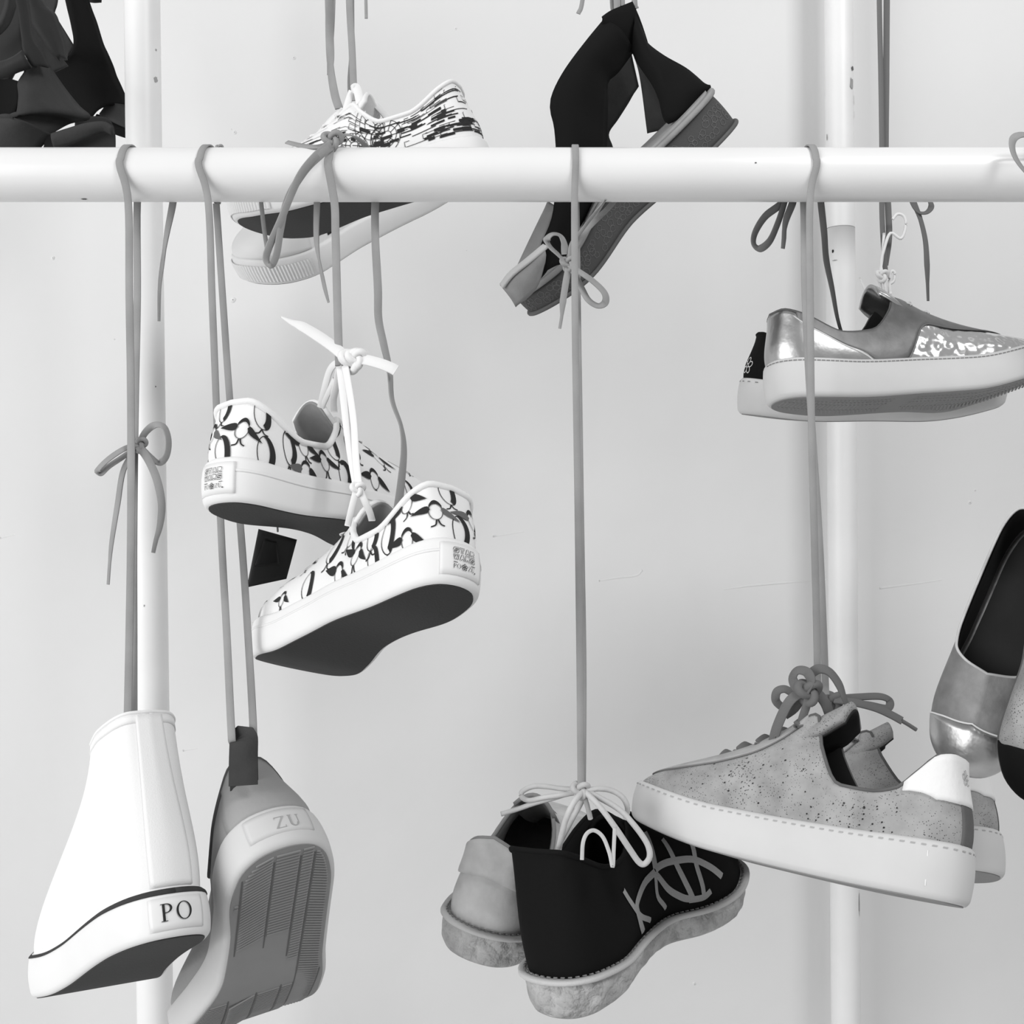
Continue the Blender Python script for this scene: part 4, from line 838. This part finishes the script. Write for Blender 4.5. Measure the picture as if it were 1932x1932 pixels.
cord('long grey tape over the middle of the rail, carrying the crepe-soled shoes', [
 ('strand', strand([(1084,383,.976),(1085,600,.970),(1088,800,.965),(1091,1000,.960),(1094,1250,.955),(1096,1470,.950),(1097,1495,.948)], [(1087,384,1.024),(1090,600,1.005),(1093,800,.99),(1096,1000,.982),(1100,1250,.970),(1099,1470,.958),(1098,1495,.954)], .0060, 1086, 1083)),
 ('knot', knot(P(1072,497,1.0), .0065, .0022)),
 ('bow_loop', ribbon(px((1074,500,1.0),(1092,512,.995),(1118,530,.992),(1140,552,.99),(1142,570,.99),(1128,577,.992),(1110,566,.995),(1098,545,.998),(1080,508,1.0)), .0066, .0013, (.3,-.8,.5))),
 ('bow_loop', ribbon(px((1070,498,1.0),(1055,482,.998),(1038,466,.997),(1032,452,.996),(1042,442,.996),(1056,444,.997),(1064,458,.998),(1066,480,1.0)), .0072, .0013, (.1,-.5,.85))),
 ('lace_end', ribbon(px((1074,500,1.0),(1068,530,.998),(1062,570,.997),(1060,595,.997),(1056,620,.997)), .0060, .0013, (.1,-1,0), taper=(1,1,1,.5,.45))),
 ('lace_end', ribbon(px((1074,492,1.0),(1078,462,1.0),(1095,438,.995),(1120,405,.985),(1143,376,.969)), .0042, .0013, (.5,-.8,.3), taper=(1,1,.8,.7,.6))),
 ('lace_end', ribbon(px((1078,495,1.002),(1090,460,1.002),(1110,430,1.002),(1150,390,1.02),(1165,370,1.034)), .0050, .0013, (.5,-.8,.3))),
])
cord('grey tape over the right of the rail, carrying the cork sneakers', [
 ('strand', strand([(1528,383,.976),(1529,600,.970),(1531,800,.965),(1536,1000,.97),(1540,1150,.98),(1543,1300,.985)], [(1516,384,1.024),(1519,560,1.01),(1529,760,1.0),(1545,1000,.995),(1554,1200,.995),(1558,1310,.995)], .0062, 1523, 1526)),
 ('bow_loop', ribbon(px((1482,360,1.026),(1474,384,1.028),(1444,408,1.028),(1425,438,1.028),(1422,460,1.028),(1434,469,1.028),(1452,455,1.028),(1466,425,1.028),(1478,390,1.028),(1486,360,1.026)), .0070, .0013, (.65,-.75,.2)), 'grey_dark'),  # bow and ends behind the rail: same tape, shade put into a darker colour
 ('lace_end', ribbon(px((1500,360,1.026),(1495,384,1.028),(1484,412,1.028),(1480,432,1.028),(1479,450,1.028),(1477,469,1.028)), .0066, .0013, (.3,-1,0), taper=(1,1.1,1,.7,.7,.6)), 'grey_dark'),
 ('lace_end', ribbon(px((1545,340,1.026),(1549,384,1.03),(1555,440,1.04),(1559,490,1.06),(1570,545,1.08),(1580,600,1.10),(1592,640,1.115),(1605,672,1.12)), .0066, .0013, (.2,-1,0), taper=(1,1,1,1,.8,.6,.5,.3)), 'grey_dark'),
], m='grey_cord')
cord('grey tape falling from above to the silver sneaker at the right', [
 ('strand', ribbon(px((1658,-150,1.20),(1659,0,1.20),(1662,150,1.195),(1664,300,1.185),(1664,400,1.18),(1668,480,1.175),(1671,520,1.175)), .0058, .0013, (.2,-1,0))),
 ('strand', ribbon(px((1674,-150,1.21),(1673,0,1.21),(1672,150,1.20),(1671,300,1.19),(1676,400,1.185),(1677,450,1.18),(1670,500,1.178)), .0066, .0013, (-.1,-1,0))),
 ('bow_loop', ribbon(px((1712,350,1.10),(1722,384,1.10),(1733,400,1.10),(1748,401,1.10),(1757,389,1.10),(1750,372,1.10),(1735,360,1.10)), .0058, .0013, (0,-.6,.8))),
 ('lace_end', ribbon(px((1716,360,1.10),(1725,384,1.10),(1737,415,1.10),(1746,455,1.10),(1749,500,1.10),(1750,535,1.10),(1751,568,1.10)), .0062, .0013, (.3,-1,0), taper=(1,1,.8,.9,1,.6,.45))),
], m='grey_dark')  # same grey tape behind the rail, its shade painted in by the darker material
cord('bow of grey tape on the rail cut off by the right edge', [('bow_loop', ribbon(px((1990,340,.955),(1950,335,.955),(1925,312,.955),(1911,285,.958),(1912,262,.96),(1930,254,.962),(1960,262,.965),(1990,275,.97)), .0070, .0013, (.4,-.7,.6))), ('knot', knot(P(1985,290,.972), .008, .0026))])
cord('pair of grey tapes falling from above to the line print sneakers', [
 ('strand', ribbon(px((618,-150,1.19),(620,0,1.19),(623,100,1.187),(625,140,1.185),(632,180,1.18),(640,205,1.175)), .0088, .0013, (.2,-1,0), twist=(0,-30,50,20,0))),
 ('strand', ribbon(px((630,-150,1.195),(628,0,1.195),(625,70,1.195),(622,100,1.195),(622,141,1.195)), .0058, .0013, (-.2,-1,0))),
 ('strand', ribbon(px((655,-150,1.19),(659,0,1.19),(664,90,1.187),(667,160,1.18),(669,190,1.178)), .0074, .0013, (-.1,-1,0))),
 ('strand', ribbon(px((664,-150,1.197),(664,0,1.197),(664,90,1.195),(660,150,1.19),(661,185,1.185)), .0050, .0013, (.1,-1,0))),
 ('lace_end', ribbon(px((690,-150,1.19),(690,-30,1.19),(691,35,1.19)), .0034, .0013, (.1,-1,0))),
])
cord('grey tapes at the top edge above the black wedge sandal', [
 ('strand', ribbon(px((1150,-120,1.19),(1154,0,1.19),(1156,20,1.19)), .0040, .0013, (.1,-1,0))), ('strand', ribbon(px((1160,-120,1.185),(1163,0,1.185),(1164,18,1.185)), .0062, .0013, (0,-1,0))),
 ('strand', ribbon(px((1172,-120,1.187),(1174,0,1.187),(1175,14,1.187)), .0056, .0013, (0,-1,0))), ('strand', ribbon(px((1194,-120,1.19),(1197,0,1.19),(1200,16,1.19)), .0062, .0013, (.2,-1,0))),
 ('lace_end', ribbon(px((1112,-120,1.18),(1099,0,1.18),(1091,26,1.18)), .0046, .0013, (.1,-1,0))),
])

# ------------------------------------------------------------------ the shoes' own loose laces
wl = [ribbon(px((604,770,.985),(612,735,.975),(622,700,.965),(634,686,.956),(645,690,.950)), .0062, .0016, (-.3,-1,0)),
      ribbon(px((606,772,.985),(618,745,.975),(632,715,.965)), .005, .0016, (-.3,-1,0)),
      ribbon(px((630,778,.97),(629,752,.965),(636,722,.958),(640,694,.952)), .0062, .0016, (.3,-1,0)),
      knot(P(664,679,.945), .0095, .0036), knot(P(672,676,.943), .0075, .0034),
      ribbon(px((672,676,.942),(695,680,.940),(720,687,.938),(738,694,.937),(747,699,.937)), .0100, .0016, (0,-.9,.4)),
      ribbon(px((655,676,.95),(630,655,.955),(600,634,.958),(570,616,.96),(550,608,.96),(529,597,.96)), .0105, .0016, (.1,-.9,.4), taper=(1,1,1,.9,.5,.1))]
wpart('shoelace', merge(*wl), M['white_lace'], SE)
wl = [ribbon(px((641,692,.946),(647,740,.932),(655,810,.915),(664,870,.900),(672,914,.892)), .0062, .0016, (.1,-1,0)),
      ribbon(px((651,690,.944),(660,740,.930),(668,800,.914),(672,870,.898),(677,914,.890)), .0062, .0016, (-.3,-1,0)),
      knot(P(675,922,.889), .0050, .0022),
      ribbon(px((673,922,.889),(667,945,.887),(661,970,.888),(656,992,.892)), .0052, .0016, (.2,-1,0)),
      ribbon(px((678,922,.889),(688,945,.889),(697,965,.892),(702,982,.897)), .0056, .0016, (-.2,-1,0))]
wpart('shoelace', merge(*wl), M['white_lace'], SF)
wl = [ribbon(px((664,170,1.155),(672,165,1.15),(678,185,1.147),(684,225,1.142),(690,250,1.14),(684,262,1.145)), .0090, .0016, (.1,-1,.1)),
      ribbon(px((664,172,1.155),(656,195,1.15),(651,220,1.148),(660,245,1.146),(676,268,1.145),(700,276,1.144),(722,268,1.143),(732,250,1.143),(730,225,1.145),(715,205,1.148),(695,186,1.152)), .0068, .0016, (.2,-.9,.4)),
      ribbon(px((648,205,1.16),(628,222,1.155),(608,245,1.152),(585,272,1.15)), .0080, .0016, (-.3,-.7,.6))]
wpart('shoelace', merge(*wl), M['white_lace'], SG)
wl = [tube(px((1672,555,1.165),(1668,530,1.165),(1662,500,1.17),(1668,470,1.17),(1680,440,1.17),(1700,450,1.17),(1709,425,1.17),(1705,408,1.17),(1693,404,1.17),(1684,414,1.17)), .0016),
      tube(px((1664,560,1.168),(1660,525,1.168),(1665,480,1.172),(1668,440,1.174)), .0016), knot(P(1664,520,1.162), .006, .0022), tube(px((1680,555,1.165),(1678,525,1.165),(1682,512,1.165),(1688,515,1.165),(1686,530,1.165),(1678,536,1.165)), .0016),
      ribbon(px((1642,560,1.165),(1632,545,1.165),(1622,524,1.165)), .0040, .0013, (0,-1,0), taper=(1,.8,.3)), tube(px((1665,522,1.165),(1672,540,1.166),(1676,562,1.168)), .0018)]
wpart('shoelace', merge(*wl), M['white_lace'], SS)
tl = [tube(px((1092,1490,.955),(1060,1488,.965),(1030,1484,.97),(1005,1484,.97),(985,1494,.97),(986,1505,.97),(1000,1510,.97),(1030,1504,.965),(1060,1500,.96),(1090,1494,.955)), .0023),
      tube(px((1085,1492,.955),(1050,1504,.965),(1010,1515,.97),(975,1527,.975),(945,1536,.975)), .0022), tube(px((1100,1492,.95),(1082,1515,.94),(1068,1545,.935),(1060,1575,.935),(1054,1602,.94)), .0026),
      tube(px((1104,1500,.955),(1088,1530,.955),(1072,1560,.96),(1056,1590,.965)), .0024), knot(P(1095,1490,.95), .007, .0026)]
wpart('shoelace', merge(*tl), M['tan'], SO)
tl = [tube(px((1102,1492,.95),(1130,1520,.94),(1160,1560,.935),(1188,1602,.935),(1205,1626,.935),(1216,1630,.935),(1226,1615,.935),(1220,1590,.937),(1195,1555,.94),(1165,1525,.945),(1110,1494,.95)), .0026),
      tube(px((1105,1492,.95),(1130,1488,.952),(1155,1492,.955),(1175,1505,.955),(1184,1525,.955),(1180,1545,.957)), .0024), tube(px((1100,1495,.952),(1108,1520,.95),(1114,1545,.952)), .0022)]
wpart('shoelace', merge(*tl), M['welt'], SP)
tl = [ribbon(px((1098,1622,.905),(1100,1590,.905),(1108,1572,.908),(1122,1567,.91),(1138,1580,.91),(1150,1610,.908),(1156,1635,.905),(1158,1600,.91),(1160,1560,.915)), .0032, .0014, (0,-1,.2))]
wpart('opening_trim', merge(*tl), M['welt'], SP)
gl = [ribbon(px((1456,1412,.968),(1466,1372,.962),(1485,1330,.957),(1502,1312,.957),(1520,1305,.957)), .0085, .002, (-.4,-.8,.3)),
      ribbon(px((1520,1305,.957),(1530,1285,.955),(1522,1268,.957),(1505,1265,.96),(1496,1278,.962),(1502,1296,.96),(1518,1306,.957)), .0085, .002, (-.6,-.5,.6)),
      ribbon(px((1528,1272,.965),(1545,1262,.965),(1565,1268,.965),(1582,1290,.965),(1592,1315,.965),(1604,1345,.968)), .0085, .002, (.3,-.8,.5), taper=(1,1,1,1,.7,.5)),
      ribbon(px((1500,1340,.985),(1478,1335,.985),(1464,1322,.985),(1466,1305,.985),(1480,1300,.985),(1496,1308,.985)), .0075, .002, (-.2,-.7,.6)),
      ribbon(px((1526,1308,.955),(1522,1330,.957),(1514,1355,.96),(1506,1388,.965)), .0070, .002, (0,-1,0)), ribbon(px((1540,1305,.965),(1556,1325,.965),(1566,1350,.968)), .0090, .002, (.2,-1,0)),
      ribbon(px((1515,1310,.962),(1500,1335,.965),(1480,1350,.97)), .0080, .002, (0,-1,0)), knot(P(1525,1305,.958), .010, .004)]
wpart('shoelace', merge(*gl), M['grey_dark'], SM)
gl = [ribbon(px((1575,1320,1.04),(1610,1325,1.03),(1650,1335,1.025),(1680,1348,1.022),(1702,1360,1.02)), .0085, .002, (0,-.7,.7)), tube(px((1700,1359,1.02),(1715,1368,1.02),(1729,1377,1.02)), .0018),
      ribbon(px((1575,1318,1.05),(1620,1315,1.05),(1660,1314,1.05),(1678,1322,1.05),(1674,1336,1.045),(1640,1330,1.045),(1600,1325,1.045)), .0075, .002, (0,-.7,.7)), knot(P(1572,1325,1.045), .010, .004)]
wpart('shoelace', merge(*gl), M['grey_dark'], SN)

# ---- black swing tag under the upper leaf print sneaker
TG = thing('swing_tag', 'black card swing tag hanging beneath the upper leaf print sneaker', 'tag', tuple(P(515, 1040, .965)))
c4 = [P(488,998,.985), P(560,1018,1.005), P(540,1092,1.005), P(466,1108,.985)]
def quadgrid(c, n=9, m_=9, r_=.12):
    g = np.zeros((n, m_, 3)); 
    for i in range(n):
        for j in range(m_):
            a, b = i/(n-1), j/(m_-1); e = .06 if False else 0
            g[i, j] = (c[0]*(1-a)+c[1]*a)*(1-b)+(c[3]*(1-a)+c[2]*a)*b
    return g
g4 = quadgrid(c4); wpart('card', slab(g4, .0012), M['tag'], TG)
wpart('gloss_print', slab(quadgrid([c4[0]*.68+c4[1]*.2+c4[3]*.12+np.array([0,-.0012,0]), c4[0]*.38+c4[1]*.5+c4[3]*.12+np.array([0,-.0012,0]), c4[0]*.0+c4[1]*.42+c4[2]*.30+c4[3]*.28+np.array([0,-.0012,0]), c4[0]*.34+c4[3]*.56+c4[2]*.10+np.array([0,-.0012,0])]), .0003), M['tag_print'], TG)
wpart('tag_cord', tube([P(524,1003,.992), P(523,980,.985), P(525,950,.975)], .0009), M['grey_dark'], TG)
